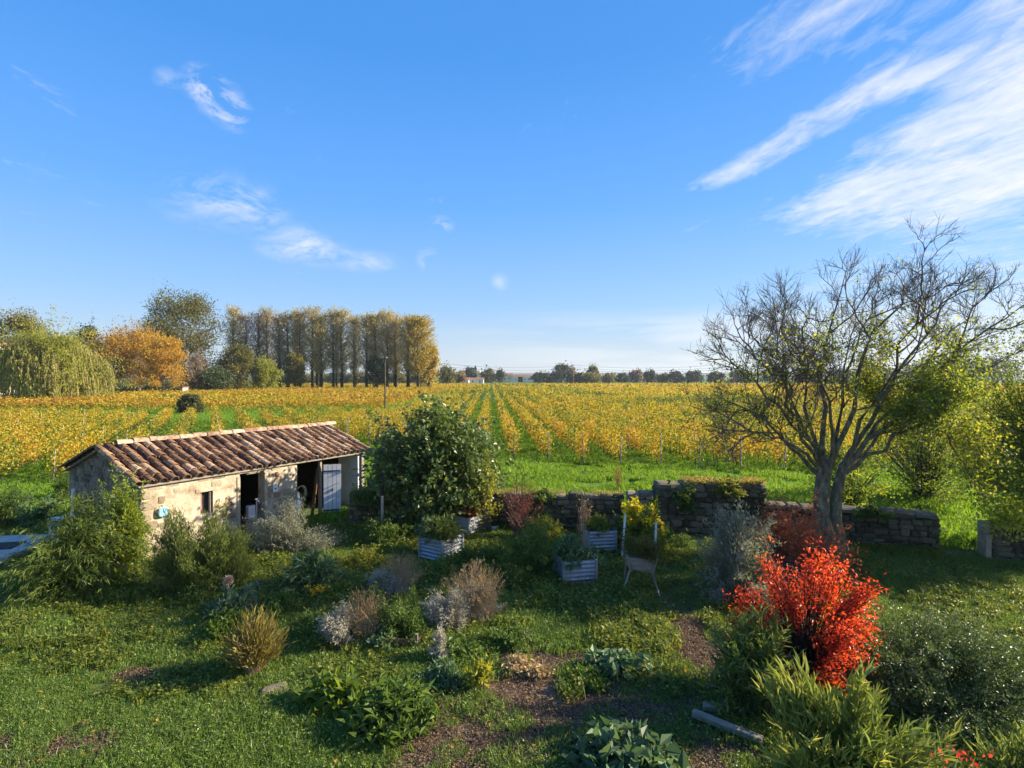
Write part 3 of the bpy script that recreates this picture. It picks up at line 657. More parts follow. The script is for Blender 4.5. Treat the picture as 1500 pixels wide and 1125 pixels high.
SP('white_flowering_shrub', 'shaded dark shrub with a few white flowers left of the shed', 'shrub', 48, 768, 60, 60, 110, 26, .10, .04, 'bluegreen', seed=5, clumps=8, sigma=.2, umin=.1)
SP('shaded_hedge_shrub', 'low dark green shrub in the shade at the left edge', 'shrub', 5, 770, 110, 55, 160, 26, .10, .035, 'green', seed=6, clumps=9, sigma=.2, umin=.1, vbias=-.15)
SP('dark_hedge_bush', 'dark bush tucked behind the back corner of the shed', 'bush', 92, 735, 40, 34, 90, 24, .09, .035, 'green', seed=61, clumps=7, sigma=.2, umin=.1, vbias=-.15)
x, y = P(48, 740, .9); rg = np.random.default_rng(3); Cn = np.stack([rg.normal(-12.9, .35, 26), rg.normal(18.1, .3, 26), rg.uniform(.7, 1.25, 26)], -1)
# terrace slab
tx, ty = P(8, 812)
sl_ = empty('concrete_slab', (tx - .9, ty, 0), .12, 'grey concrete slab at the left edge beside the feathery shrub', 'slab')
MB().box((0, 0, .11), (3.2, 2.1, .22)).build('slab', M['concrete'], sl_, bevel=.02); MB().box((.4, -1.2, .05), (1.6, .3, .1)).build('edge_step', M['concrete'], sl_, bevel=.02)
dm = MB().box((0, 0, .012), (1.5, .7, .024)).build('dark_mat', M['mortar_dark'], bevel=.01); dm.location = (tx - .45, ty - .1, .222); dm.rotation_euler.z = .2; tag(dm, 'dark flat mat lying on the grey slab at the left edge', 'mat')

# --- fig tree
fx, fy = P(640, 768)
fig = empty('fig_tree', (fx, fy, 0), 0, 'broad dark green fig tree with a rounded crown beside the shed', 'tree')
tb = MB()
for k in range(6):
    a = k * 1.1; tb.tube([(.12 * math.cos(a), .12 * math.sin(a), -.05), (.35 * math.cos(a), .3 * math.sin(a), .8), (.8 * math.cos(a), .6 * math.sin(a), 1.7), (1.1 * math.cos(a + .3), .8 * math.sin(a + .3), 2.5)], [.10, .08, .06, .03], 7)
tb.build('trunk', M['bark_pale'], fig, smooth=True)
shoot_plant('', '', '', 0, 0, 2.15, 1.8, 3.8, 820, 42, .16, .13, 'fig', 'bark_pale', .35, 0.0, 44, .19, .5, .1, .75, .012, seed=7, h0=.7, parent=fig, up=1.2, stemname='branches', jit=.09, tip=.3)
SP('pale_sapling', 'thin sapling with pale yellow-green leaves at the right foot of the fig tree', 'sapling', 712, 785, 60, 110, 60, 14, .11, .07, 'yellowgreen', seed=8, clumps=10, sigma=.2, umin=.1, stem='twig')
SP('yellow_weeds', 'yellow-green bramble growing over the wall under the fig tree', 'bramble', 690, 770, 70, 60, 60, 16, .11, .08, 'yellowgreen', seed=9, clumps=9, sigma=.2, umin=.1, stem='twig', vbias=.1)
po = MB().tube([(0, 0, 0), (0, 0, 2.0)], .06, 8).build('wooden_post', M['bark_dark']); po.location = (at(559, 17.2), 17.2, 0); tag(po, 'dark wooden post in the grass between the shed and the fig tree', 'post')
po = MB().tube([(0, 0, 0), (0, 0, 1.3)], .045, 8).build('wooden_post', M['post_wood']); po.location = (at(566, 17.6), 17.0, 0); tag(po, 'short pale post before the dark wall right of the shed', 'post')

# --- corrugated planters
def corr_panel(w, h, waves=5, amp=.026, n=36):
    V_, F_ = [], []
    for k in range(n + 1):
        z = h * k / n; y = -amp * math.sin(2 * PI * waves * k / n)
        V_ += [(-w / 2, y, z), (w / 2, y, z), (w / 2, y + .004, z), (-w / 2, y + .004, z)]
    for k in range(n):
        a = 4 * k; b_ = a + 4
        F_ += [(a, a + 1, b_ + 1, b_), (a + 2, a + 3, b_ + 3, b_ + 2)]
    me = bpy.data.meshes.new('corrugated_panel'); me.from_pydata(V_, [], F_); me.materials.append(M['galv']); me.update(); return me
cp = corr_panel(.92, .66, 7, .022, 42)
cpost = MB().box((0, 0, .325), (.075, .075, .65)).mesh('corner_post', M['galv'])
csoil = MB().box((0, 0, .27), (.9, .9, .53)).mesh('soil', M['soil'])
def planter(px, py, rot, label, sc=1.0, dep=1.0):
    x, y = P(px, py); e = empty('corrugated_planter', (x, y, float(gz(x, y)) - .03), rot, label, 'planter', 'corrugated steel planters in the vegetable garden')
    e.scale = (sc, dep, 1.04)
    for k in range(4):
        a = k * PI / 2; link('corrugated_panel', cp, e, loc=(math.sin(a) * .475, -math.cos(a) * .475, 0), rot=(0, 0, a))
    for sx_ in (-1, 1):
        for sy_ in (-1, 1): link('corner_post', cpost, e, loc=(sx_ * .475, sy_ * .475, 0))
    link('soil', csoil, e)
    return x, y
pl = [((842, 851), R(12), 'ribbed steel planter nearest the white chair, its front in full view', .86, .86),
      ((876, 806), R(8), 'ribbed steel planter half hidden behind the front planter near the chair', .85, .85),
      ((686, 783), R(-38), 'ribbed steel planter under the fig tree with one end sunlit white', .95, 1.),
      ((646, 818), R(-34), 'ribbed steel planter left of centre with grass spilling over it', .86, .9)]
ppos = []
for (p_, r_, lb, s1, s2) in pl: ppos.append(planter(*p_, r_, lb, s1, s2))
def on(pp, k, name, label, cat, rx, h, K, m, L, Wd, leaf, **kw):
    shoot_plant(name, label, cat, pp[0] + kw.pop('dx', 0), pp[1] + kw.pop('dy', 0), rx, rx, h, K, m, L, Wd, leaf, z=.52, **kw)
on(ppos[0], 0, 'herb_plant', 'blue-green leafy herbs growing from the planter nearest the chair', 'herb', .58, .5, 90, 16, .15, .05, 'bluegreen', seed=20, umin=.1, base_r=.6, clumps=7)
on(ppos[0], 0, 'dry_twigs', 'bare upright brown stalks rising over the planter nearest the chair', 'dead plant', .30, 1.35, 14, 4, .10, .03, 'dullred', seed=21, umin=.7, stem='stem_dry', sr=.012, dx=.25, dy=.5)
on(ppos[1], 0, 'leafy_weed', 'reddish leafy weed on the half hidden planter', 'weed', .5, .55, 60, 14, .13, .05, 'yellowgreen', seed=23, umin=.1, base_r=.6)
on(ppos[2], 0, 'rusty_weed', 'rusty brown weeds on the planter under the fig tree', 'weed', .5, .45, 60, 14, .12, .05, 'dullred', seed=24, umin=.1, base_r=.6)
on(ppos[3], 0, 'grass_tuft', 'olive grass tuft spilling over the planter left of centre', 'grass tuft', .6, .55, 160, 10, .26, .014, 'rosemary', seed=25, umin=.2, base_r=.6, vbias=.3)
on(ppos[3], 0, 'leafy_crop', 'dark green leafy crop behind the grass in the planter left of centre', 'crop', .55, .5, 70, 16, .15, .06, 'bluegreen', seed=26, umin=.2, base_r=.5, dx=-.3, dy=.5)
wp = empty('white_pot', (*P(724, 782), 0), .3, 'small white pot on the grass right of the sunlit planter', 'pot'); wp.location.z = 0
MB().box((0, 0, .13), (.2, .2, .24), taper=1.12).build('body', M['white_plastic'], wp, bevel=.02); MB().box((0, 0, .255), (.18, .18, .01)).build('soil', M['soil'], wp)

for (vx, vy, vz, vw, vh, lf_, lb) in ((-2.6, 17.75, .95, .9, .45, 'yellowgreen', 'yellowing ivy heaped on the dark wall under the fig'), (.9, 17.6, 1.05, .55, .28, 'green', 'small clump of ivy on the dark wall behind the front planter'),
        (5.2, 16.85, .9, .5, .95, 'green', 'ivy climbing the face of the taller wall block'), (6.9, 16.75, 1.4, .8, .45, 'yellowgreen', 'ivy spilling over the right end of the taller wall block'), (10.6, 15.9, .9, .5, .3, 'green', 'ivy tuft on the low wall right of the twin trunks'), (-4.7, 17.8, .8, .6, .5, 'green', 'dark ivy at the shed end of the dark wall')):
    shoot_plant('ivy', lb, 'ivy', vx, vy, vw, .35, vh, 60, 16, .09, .07, lf_, z=vz, seed=int(vx * 10) % 90 + 150, umin=0, base_r=.6, clumps=7, stem='twig', vbias=-.1)
# --- the old chair with a dead plant
cx_, cy_ = P(945, 874)
ch = empty('garden_chair', (cx_, cy_ + .35, 0), R(-9), 'weathered pale wooden chair on splayed legs overgrown with olive-grey plant', 'chair')
ch.scale = (1.12, 1.1, 1.14)
def cz(py): return hz_(py, cy_ + .1)
MB().bar((-.42, -.35, -.02), (-.21, -.15, .52), .03).build('leg', M['post_wood'], ch); MB().bar((.36, -.35, -.04), (.19, -.15, .52), .03).build('leg', M['post_wood'], ch)
MB().bar((-.34, .45, -.02), (-.27, .3, .55), .03).build('leg', M['post_wood'], ch); MB().bar((.34, .45, -.02), (.27, .3, .55), .03).build('leg', M['post_wood'], ch)
V_ = [(-.26, -.18, .47), (.25, -.18, .44), (.33, -.22, .70), (-.34, -.22, .73)]; V_ += [(a, b_ + .03, c) for a, b_, c in V_]
me = bpy.data.meshes.new('apron'); me.from_pydata(V_, [], [(0, 1, 2, 3), (7, 6, 5, 4), (0, 4, 5, 1), (1, 5, 6, 2), (2, 6, 7, 3), (3, 7, 4, 0)]); me.materials.append(M['wood_grey']); me.update(); link('apron', me, ch)
for sx_ in (-1, 1): MB().bar((sx_ * .30, -.24, .72), (sx_ * .22, -.20, .44), .09, .02).build('bracket', M['wood_grey'], ch)
for k in range(4): MB().box((0, -.12 + k * .15, .70), (.66, .135, .025)).build('slat', M['wood_grey'], ch)
MB().bar((-.37, .42, .55), (-.30, .55, 1.42), .055, .04).build('back_post', M['white_paint'], ch); MB().bar((.33, .42, .55), (.36, .55, 1.28), .075, .04).build('back_post', M['white_paint'], ch)
shoot_plant('trailing_plant', 'olive-grey trailing plant heaped on the seat of the weathered chair', 'plant', cx_ + .02, cy_ + .40, .48, .4, .6, 220, 18, .07, .02, 'treeolive', z=.82, seed=30, base_r=.8, clumps=9, sigma=.2, umin=.0, vbias=-.25)
sn = shoot_plant('yellow_shrub', 'shrub with bright yellow leaves on top and dark green leaves below', 'shrub', *P(940, 808), 1.0, .8, 1.15, 170, 20, .14, .065, 'green', seed=31, clumps=14, sigma=.17, umin=0)
shoot_plant('', '', '', 0, 0, .72, .6, 1.36, 90, 16, .14, .07, 'yellow', seed=32, clumps=7, sigma=.14, umin=.55, parent=sn, t0=.72, stemname='yellow_stems')

# --- lavender mounds and the bed in the centre
lav = [(497, 945, 62, 45, 'grey lavender mound at the left end of the centre bed'), (570, 872, 60, 40, 'grey lavender mound at the back of the centre bed'),
       (658, 925, 62, 50, 'grey lavender mound right of the timber bed edge'), (698, 905, 60, 52, 'darker grey lavender mound behind the right lavender'),
       (643, 972, 26, 42, 'small grey lavender tuft on a thin stalk in the leafy bed')]
for k, (a, b_, w, h, lb) in enumerate(lav):
    SP('lavender', lb, 'lavender', a, b_, w * 1.15, h * 1.1, 230 if w > 40 else 60, 36, .06, .016, 'laven', group='lavender plants in the garden', seed=40 + k, clumps=9, sigma=.16, umin=0, base_r=.5, t0=.45, spread=.5, stem='stem_dry', vbias=(-.15 if k == 3 else .05))
SP('dry_stalks', 'fan of tan dry flower stalks behind the right lavenders', 'dead plant', 695, 908, 130, 92, 260, 6, .07, .010, 'dry', seed=47, umin=.55, base_r=.55, t0=.75, stem='stem_dry', sr=.0055, spread=.3, rad=(.6, 1.), arch=.45)
SP('dry_stalks', 'tan dry stalks above the lavender at the back of the bed', 'dead plant', 588, 872, 95, 70, 150, 6, .07, .010, 'dry', seed=48, umin=.5, base_r=.5, t0=.7, stem='stem_dry', sr=.0055, spread=.3, rad=(.6, 1.), arch=.45)
SP('dry_stalks', 'brownish dry stalks leaning over the left lavender', 'dead plant', 535, 940, 90, 85, 150, 6, .07, .010, 'dry', seed=49, umin=.4, base_r=.5, t0=.7, stem='stem_dry', sr=.0055, spread=.3, rad=(.6, 1.), arch=.45, vbias=-.25)
SP('bed_shrub', 'low green shrub growing in the timber-edged bed', 'shrub', 590, 935, 105, 62, 200, 26, .07, .03, 'green', seed=50, clumps=12, sigma=.16, umin=0, base_r=.5)
SP('strawberry_patch', 'leafy green plants hanging over the timber bed edge', 'plants', 560, 948, 60, 35, 60, 14, .10, .06, 'bluegreen', seed=51, umin=0, clumps=6)
bx, by = P(583, 955)
bed = empty('timber_bed_edge', (bx, by, 0), -.05, 'low brown timber bed edging in front of the green shrub', 'bed edging')
MB().box((0, 0, .16), (.66, .035, .11)).build('plank', M['wood_brown'], bed, bevel=.006); MB().box((-.02, .0, .045), (.70, .035, .10)).build('plank', M['wood_brown'], bed, bevel=.006); MB().box((.34, -.04, .15), (.05, .05, .36)).build('stake', M['post_wood'], bed)
MB().box((-.36, .25, .1), (.035, .5, .2)).build('plank', M['wood_brown'], bed); MB().box((.36, .27, .1), (.035, .5, .2)).build('plank', M['wood_brown'], bed)

# --- grasses, artichokes, crops
SP('yellow_grass_clump', 'clump of straw-yellow grass fanning out on the left lawn', 'grass clump', 370, 985, 95, 82, 520, 6, .16, .010, 'straw', seed=55, umin=.35, base_r=.25, t0=.3, spread=.2, stem='stem_dry', sr=.004, rad=(.6, 1.1), lift=.4, arch=.4)
SP('artichoke', 'silvery artichoke with jagged leaves below a dry flower head', 'artichoke', 335, 905, 80, 42, 26, 30, .22, .045, 'artichoke', seed=56, umin=.25, base_r=.2, t0=.2, spread=.45, sr=.01)
SP('artichoke', 'larger artichoke with bluish leaves beside the yellow flowers', 'artichoke', 455, 865, 110, 55, 40, 34, .22, .045, 'bluegreen', seed=57, umin=.2, base_r=.3, t0=.2, spread=.45, sr=.01, vbias=.15)
SP('leafy_crop', 'bright yellow-green weeds around the yellow flowers', 'weeds', 490, 878, 60, 22, 50, 18, .09, .05, 'lime', seed=58, umin=0, base_r=.7)
fxx, fyy = P(332, 892); e = empty('seed_head', (fxx, fyy, 0), 0, 'round dry pinkish flower head standing above the silvery artichoke', 'flower')
MB().tube([(0, 0, 0), (.03, 0, .28), (0, 0, .55)], .012, 6).build('stem', M['stem_dry'], e)
rg = np.random.default_rng(4); Aq = rdir(260, rg); V, F, v = leaves(np.array([0, 0, .60]) + Aq * .05, Aq, .07, .03, rg.uniform(0, 1, 260), rg); link('flower_head', mesh_np('flower_head', V, F, M['flower_pink'], v=v), e)
fxx, fyy = P(463, 880); e = empty('yellow_flower', (fxx, fyy, 0), 0, 'yellow flowers low in the weeds beside the bluish artichoke', 'flower')
MB().tube([(0, 0, 0), (0, 0, .2)], .01, 6).build('stem', M['stem_green'], e)
Aq = rdir(150, rg); V, F, v = leaves(np.array([0, 0, .22]) + rg.normal(size=(150, 3)) * [.13, .05, .04], Aq, .08, .05, rg.uniform(0, 1, 150), rg); link('flower_head', mesh_np('flower_head', V, F, M['flower_yellow'], v=v), e)
def bigleaf(name, label, px, py, wpx, hpx, K, L, leaf, seed, cat='plant', ry=None, vb=0., wf=.6):
    return SP(name, label, cat, px, py, wpx, hpx, K, 3, L, L * wf, leaf, seed=seed, umin=.15, base_r=.75, t0=.8, spread=.75, sr=.007, ry=ry, up=1.6, bend=.3, vbias=vb, rad=(.4, 1.0))
bigleaf('squash_plant', 'sprawling squash plant with broad blue-green leaves on the shaded lawn', 905, 985, 110, 30, 70, .22, 'bluegreen', 60, ry=.45, vb=.15)
bigleaf('comfrey_patch', 'patch of broad bright green leaves at the left end of the front bed', 490, 1035, 110, 42, 120, .19, 'lime', 61, ry=.45, vb=-.05)
bigleaf('leafy_bed', 'dense bed of upright green leaves in the centre front', 575, 1062, 170, 50, 420, .19, 'green', 62, ry=.7, vb=.2, wf=.33)
bigleaf('chard_patch', 'shaded patch of dark green broad leaves at the bottom edge', 925, 1125, 190, 48, 170, .24, 'bluegreen', 63, ry=.7, vb=.0)
bigleaf('weed_patch', 'low green weeds between the lavender and the yellow plant', 672, 968, 90, 22, 150, .12, 'green', 64, ry=.6, vb=.15)
SP('yellow_plant', 'small plant with pale yellow leaves at the edge of the bare soil', 'plant', 702, 1012, 40, 55, 26, 12, .10, .05, 'yellowgreen', seed=65, umin=.4, base_r=.4, t0=.35, vbias=.25)
SP('bramble_mound', 'tangled dark green mound left of the front planter', 'bush', 775, 838, 140, 62, 260, 26, .09, .035, 'green', seed=66, clumps=16, sigma=.2, umin=0, base_r=.7)
SP('arching_grass', 'pale arching plant over the mound before the dark wall', 'grass clump', 800, 800, 75, 48, 150, 12, .14, .02, 'yellowgreen', seed=67, umin=.2, base_r=.5, droop=.4, vbias=.0)
SP('weed_clump', 'green weeds in the grass right of the grey bush', 'weeds', 560, 800, 90, 34, 130, 18, .10, .04, 'green', seed=68, umin=0, base_r=.7, clumps=10, vbias=.15)
SP('weed_clump', 'brighter weeds between the fig tree and the left planter', 'weeds', 600, 790, 50, 34, 70, 18, .12, .04, 'lime', seed=69, umin=0, base_r=.7, vbias=-.1)
SP('bare_shrub', 'thin bare shrub rising above the dark wall right of the fig tree', 'shrub', 762, 792, 80, 108, 110, 9, .06, .03, 'dullred', seed=70, umin=.4, base_r=.3, stem='twig', sr=.009, jit=.05)
SP('dry_climber', 'brown dry stems leaning on the middle of the dark wall', 'climber', 857, 790, 40, 78, 26, 5, .07, .03, 'dry', seed=71, umin=.6, base_r=.6, stem='stem_dry', sr=.012)
SP('tall_weed', 'lone thin reddish weed on the grass strip beyond the wall', 'weed', 905, 722, 22, 48, 24, 10, .08, .02, 'dullred', seed=72, umin=.6, base_r=.3, stem='stem_dry')
SP('rusty_weed', 'rust-coloured weeds at the foot of the fig tree', 'weeds', 610, 778, 90, 32, 120, 14, .09, .035, 'dullred', seed=101, umin=0, base_r=.7, clumps=9, stem='stem_dry')
SP('weed_clump', 'green weeds between the two left planters and the dark mound', 'weeds', 700, 835, 90, 34, 130, 18, .09, .04, 'green', seed=102, umin=0, base_r=.7, clumps=10, vbias=.1)
SP('tall_weed', 'row of tall weeds against the middle of the dark wall', 'weeds', 800, 778, 110, 44, 120, 14, .10, .035, 'green', seed=103, umin=.1, base_r=.8, clumps=9)
SP('weed_clump', 'mixed weeds in front of the rosemary bush', 'weeds', 300, 885, 110, 26, 120, 14, .08, .03, 'green', seed=104, umin=0, base_r=.8, clumps=9, vbias=.1)
SP('weed_clump', 'leafy weeds beside the straw-yellow grass clump', 'weeds', 330, 935, 80, 30, 90, 16, .10, .045, 'lime', seed=105, umin=0, base_r=.8, clumps=7, vbias=-.2)
for k, (a, b_, w_, h_, lf_, lb) in enumerate([(745, 862, 90, 30, 'green', 'low weeds left of the front planter on the shaded grass'), (820, 892, 90, 24, 'green', 'low green weeds before the front planter'), (930, 905, 90, 20, 'green', 'thin weeds on the shaded grass before the chair'),
    (640, 850, 80, 26, 'green', 'weeds at the foot of the planter left of centre'), (530, 835, 90, 30, 'yellowgreen', 'yellowing weeds between the bluish artichoke and the planter'), (410, 900, 80, 20, 'green', 'short weeds under the curved driftwood'),
    (460, 930, 60, 24, 'green', 'weeds left of the first lavender'), (735, 950, 70, 26, 'green', 'leafy weeds right of the dark lavender'), (655, 1000, 70, 24, 'bluegreen', 'green weeds left of the small yellow plant'), (770, 985, 60, 18, 'dry', 'tan dead weeds at the head of the bare patch'),
    (985, 800, 60, 30, 'green', 'weeds at the foot of the taller wall block'), (860, 1005, 60, 14, 'green', 'weeds left of the squash plant'), (560, 905, 60, 36, 'rosemary', 'olive shrublet between the lavenders')]):
    SP('weed_clump', lb, 'weeds', a, b_, w_, h_, 110, 16, .085, .035, lf_, seed=170 + k, umin=0, base_r=.8, clumps=9, rad=(.4, 1), vbias=.05)
# driftwood, stones, log
dx_, dy_ = P(395, 870)
dw = MB().tube([(-.35, 0, .35), (-.28, 0, .12), (-.1, -.02, .06), (.28, .03, .05)], [.015, .03, .035, .03], 6).build('driftwood', M['post_wood'], smooth=True); dw.location = (dx_, dy_, 0); tag(dw, 'curved pale piece of driftwood lying left of the bluish artichoke', 'driftwood')
lx, ly = P(1062, 1068)
for (dx__, dy__, r_, ln, lb) in ((0, -.1, -.62, .95, 'long grey weathered plank on the bare soil by the oleander'), (.12, .28, -.25, .6, 'shorter grey beam lying behind the long plank')):
    lg = MB().box((0, 0, .05), (ln, .11, .09)).build('fallen_plank', M['wood_grey'], bevel=.012); lg.location = (lx + dx__, ly + dy__, .02); lg.rotation_euler = (0, .05, r_); tag(lg, lb, 'plank')
rx_, ry_ = P(400, 1020)
me = stone_variants(M['stone_dark'])[2]; sr_ = link('flat_stone', me, loc=(rx_, ry_, .05), rot=(-PI / 2, 0, .5), scale=(.42, .13, .25)); tag(sr_, 'flat dark stone in the lawn left of the front bed', 'stone')
hs_ = MB().tube([(.0, 0, .03), (.14, -.1, .03), (.26, -.14, .04), (.28, -.04, .03), (.18, 0, .03)], .012, 6).build('hose_end', M['hose']); hs_.location = (*P(868, 862), 0); tag(hs_, 'short curl of yellow hose on the grass at the front planter', 'hose')

# --- right-hand shrub border
SP('red_shrub', 'shrub of glowing scarlet leaves in front of the bare tree', 'shrub', 1180, 1018, 218, 236, 360, 30, .062, .034, 'red', ry=1.0, seed=80, clumps=32, sigma=.085, umin=.0, base_r=.15, stem='bark_dark', h0=.45, t0=.5, sr=.011, jit=.05, rad=(.5, 1), arch=.45)
SP('dull_red_shrub', 'dull reddish-brown shrub behind the scarlet one', 'shrub', 1165, 852, 135, 125, 320, 34, .08, .04, 'dullred', seed=81, clumps=14, sigma=.16, umin=.05, base_r=.4, stem='twig', t0=.4, jit=.05)
SP('olive_bush', 'grey-green olive bush left of the dull red shrub', 'bush', 1082, 878, 108, 122, 420, 44, .09, .026, 'grey', seed=82, clumps=16, sigma=.16, umin=.0, base_r=.5, lift=.3, t0=.2, tip=.3, vbias=-.25)
SP('oleander', 'dark oleander with narrow leaves left below the scarlet shrub', 'oleander', 1112, 1045, 130, 128, 190, 30, .17, .028, 'oleander', seed=83, clumps=16, sigma=.15, umin=.0, base_r=.5, lift=.35, t0=.25, tip=.4, vbias=-.18)
SP('green_bush', 'small green bush behind the right side of the scarlet shrub', 'bush', 1228, 840, 60, 45, 110, 22, .06, .03, 'bluegreen', seed=84, clumps=7, sigma=.16, umin=0)
def near_bush(name, label, cat, x, y, rx, ry, h, K, m, L, Wd, leaf, **kw): return shoot_plant(name, label, cat, x, y, rx, ry, h, K, m, L, Wd, leaf, **kw)
near_bush('oleander', 'large oleander with long pale-edged leaves filling the bottom right', 'oleander', 3.75, 6.2, 1.35, .75, 1.5, 270, 36, .21, .021, 'oleander', seed=85, clumps=20, sigma=.12, umin=.0, base_r=.4, lift=.4, t0=.3, tip=.45, spread=.5)
near_bush('oleander', 'oleander shoots at the bottom right corner', 'oleander', 5.75, 5.9, .6, .55, 1.15, 80, 30, .17, .026, 'oleander', seed=86, clumps=9, sigma=.12, umin=.1, base_r=.4, lift=.4, t0=.3, tip=.5, vbias=.1)
near_bush('glossy_bush', 'broad bush of small glossy dark leaves glinting in the sun at the right', 'bush', 6.5, 8.3, 1.55, 1.5, 1.35, 700, 40, .05, .026, 'glossy', seed=87, clumps=40, sigma=.13, umin=.0, base_r=.6, t0=.4)
fl = near_bush('red_flower_bush', 'red flowers low at the bottom right edge', 'flowers', 4.55, 5.55, .35, .3, 1.2, 26, 10, .05, .03, 'green', seed=88, umin=.2)
rg = np.random.default_rng(8); Cn = rg.normal(size=(34, 3)) * [.16, .1, .04] + [0, -.05, 1.16]; V, F, v = leaves(Cn, rdir(34, rg), .045, .04, rg.uniform(0, 1, 34), rg); link('petals', mesh_np('petals', V, F, M['flower_red'], v=v), fl, 'stuff')

# --- the bare old tree
bt = empty('bare_tree', (9.05, 15.3, 0), 0, 'old spreading half-bare fruit tree with twin trunks at the right', 'tree')
TD = 15.3
def tp(px, py, dy=0.0):
    py = py if py > 520 else 520 - (520 - py) * .86
    D = TD + dy; return Vector((at(px, D) - 9.05, dy, hz_(py, D)))
tb = MB()
tb.tube([(-.05, 0, -.1), tp(1203, 760), tp(1205, 725), tp(1207, 695), tp(1212, 672)], [.34, .24, .2, .19, .17], 10)
tb.tube([(.22, .05, -.1), tp(1224, 760, .05), tp(1226, 725, .05), tp(1232, 700, .05), tp(1238, 680, .05)], [.26, .17, .15, .14, .13], 9)
tb.build('trunk', M['lichen'], bt, smooth=True)
rt_ = random.Random(21)
limbs = [([(1207, 690), (1185, 640), (1150, 560), (1140, 480), (1128, 425)], 0, -.3), ([(1207, 690), (1190, 650), (1130, 590), (1085, 545), (1040, 518)], 0, -1.6),
         ([(1208, 685), (1200, 600), (1205, 520), (1228, 440), (1240, 375)], 0, .3), ([(1207, 680), (1180, 600), (1180, 540), (1120, 470), (1090, 430)], 0, 1.8),
         ([(1215, 690), (1245, 600), (1280, 500), (1320, 430), (1345, 372)], 0, -.6), ([(1232, 690), (1270, 620), (1330, 520), (1390, 440), (1435, 372)], 0, .5),
         ([(1232, 690), (1300, 620), (1370, 540), (1450, 470), (1530, 420)], 0, -1.2), ([(1236, 690), (1290, 650), (1380, 590), (1450, 540), (1520, 500)], 0, 1.8),
         ([(1236, 695), (1290, 660), (1340, 630), (1400, 640), (1440, 660)], 0, -1.5), ([(1205, 700), (1160, 660), (1110, 610), (1070, 600), (1040, 605)], 0, 1.3),
         ([(1215, 690), (1235, 600), (1250, 520), (1275, 440), (1290, 400)], 0, 2.0), ([(1207, 690), (1170, 620), (1150, 570), (1110, 520), (1075, 490)], 0, -2.2),
         ([(1236, 690), (1310, 600), (1360, 530), (1420, 440), (1480, 390)], 0, 2.4), ([(1215, 690), (1225, 620), (1200, 560), (1180, 500), (1170, 440)], 0, -1.9),
         ([(1205, 690), (1160, 650), (1120, 640), (1085, 625), (1055, 640)], 0, -.8), ([(1236, 690), (1280, 590), (1330, 480), (1370, 420), (1400, 390)], 0, -2.0)]
def cat(pts, n):
    """Catmull-Rom resample"""
    q = [pts[0] * 2 - pts[1]] + pts + [pts[-1] * 2 - pts[-2]]; out = []
    for k in range(n):
        s = k / (n - 1) * (len(pts) - 1); i = min(int(s), len(pts) - 2); u = s - i; a, b_, c, d = q[i:i + 4]
        out.append(.5 * ((2 * b_) + (c - a) * u + (2 * a - 5 * b_ + 4 * c - d) * u * u + (3 * b_ - a - 3 * c + d) * u ** 3))
    return out
limb_p, sec_p, br_p, tw_p, fine_p = [], [], [], [], []
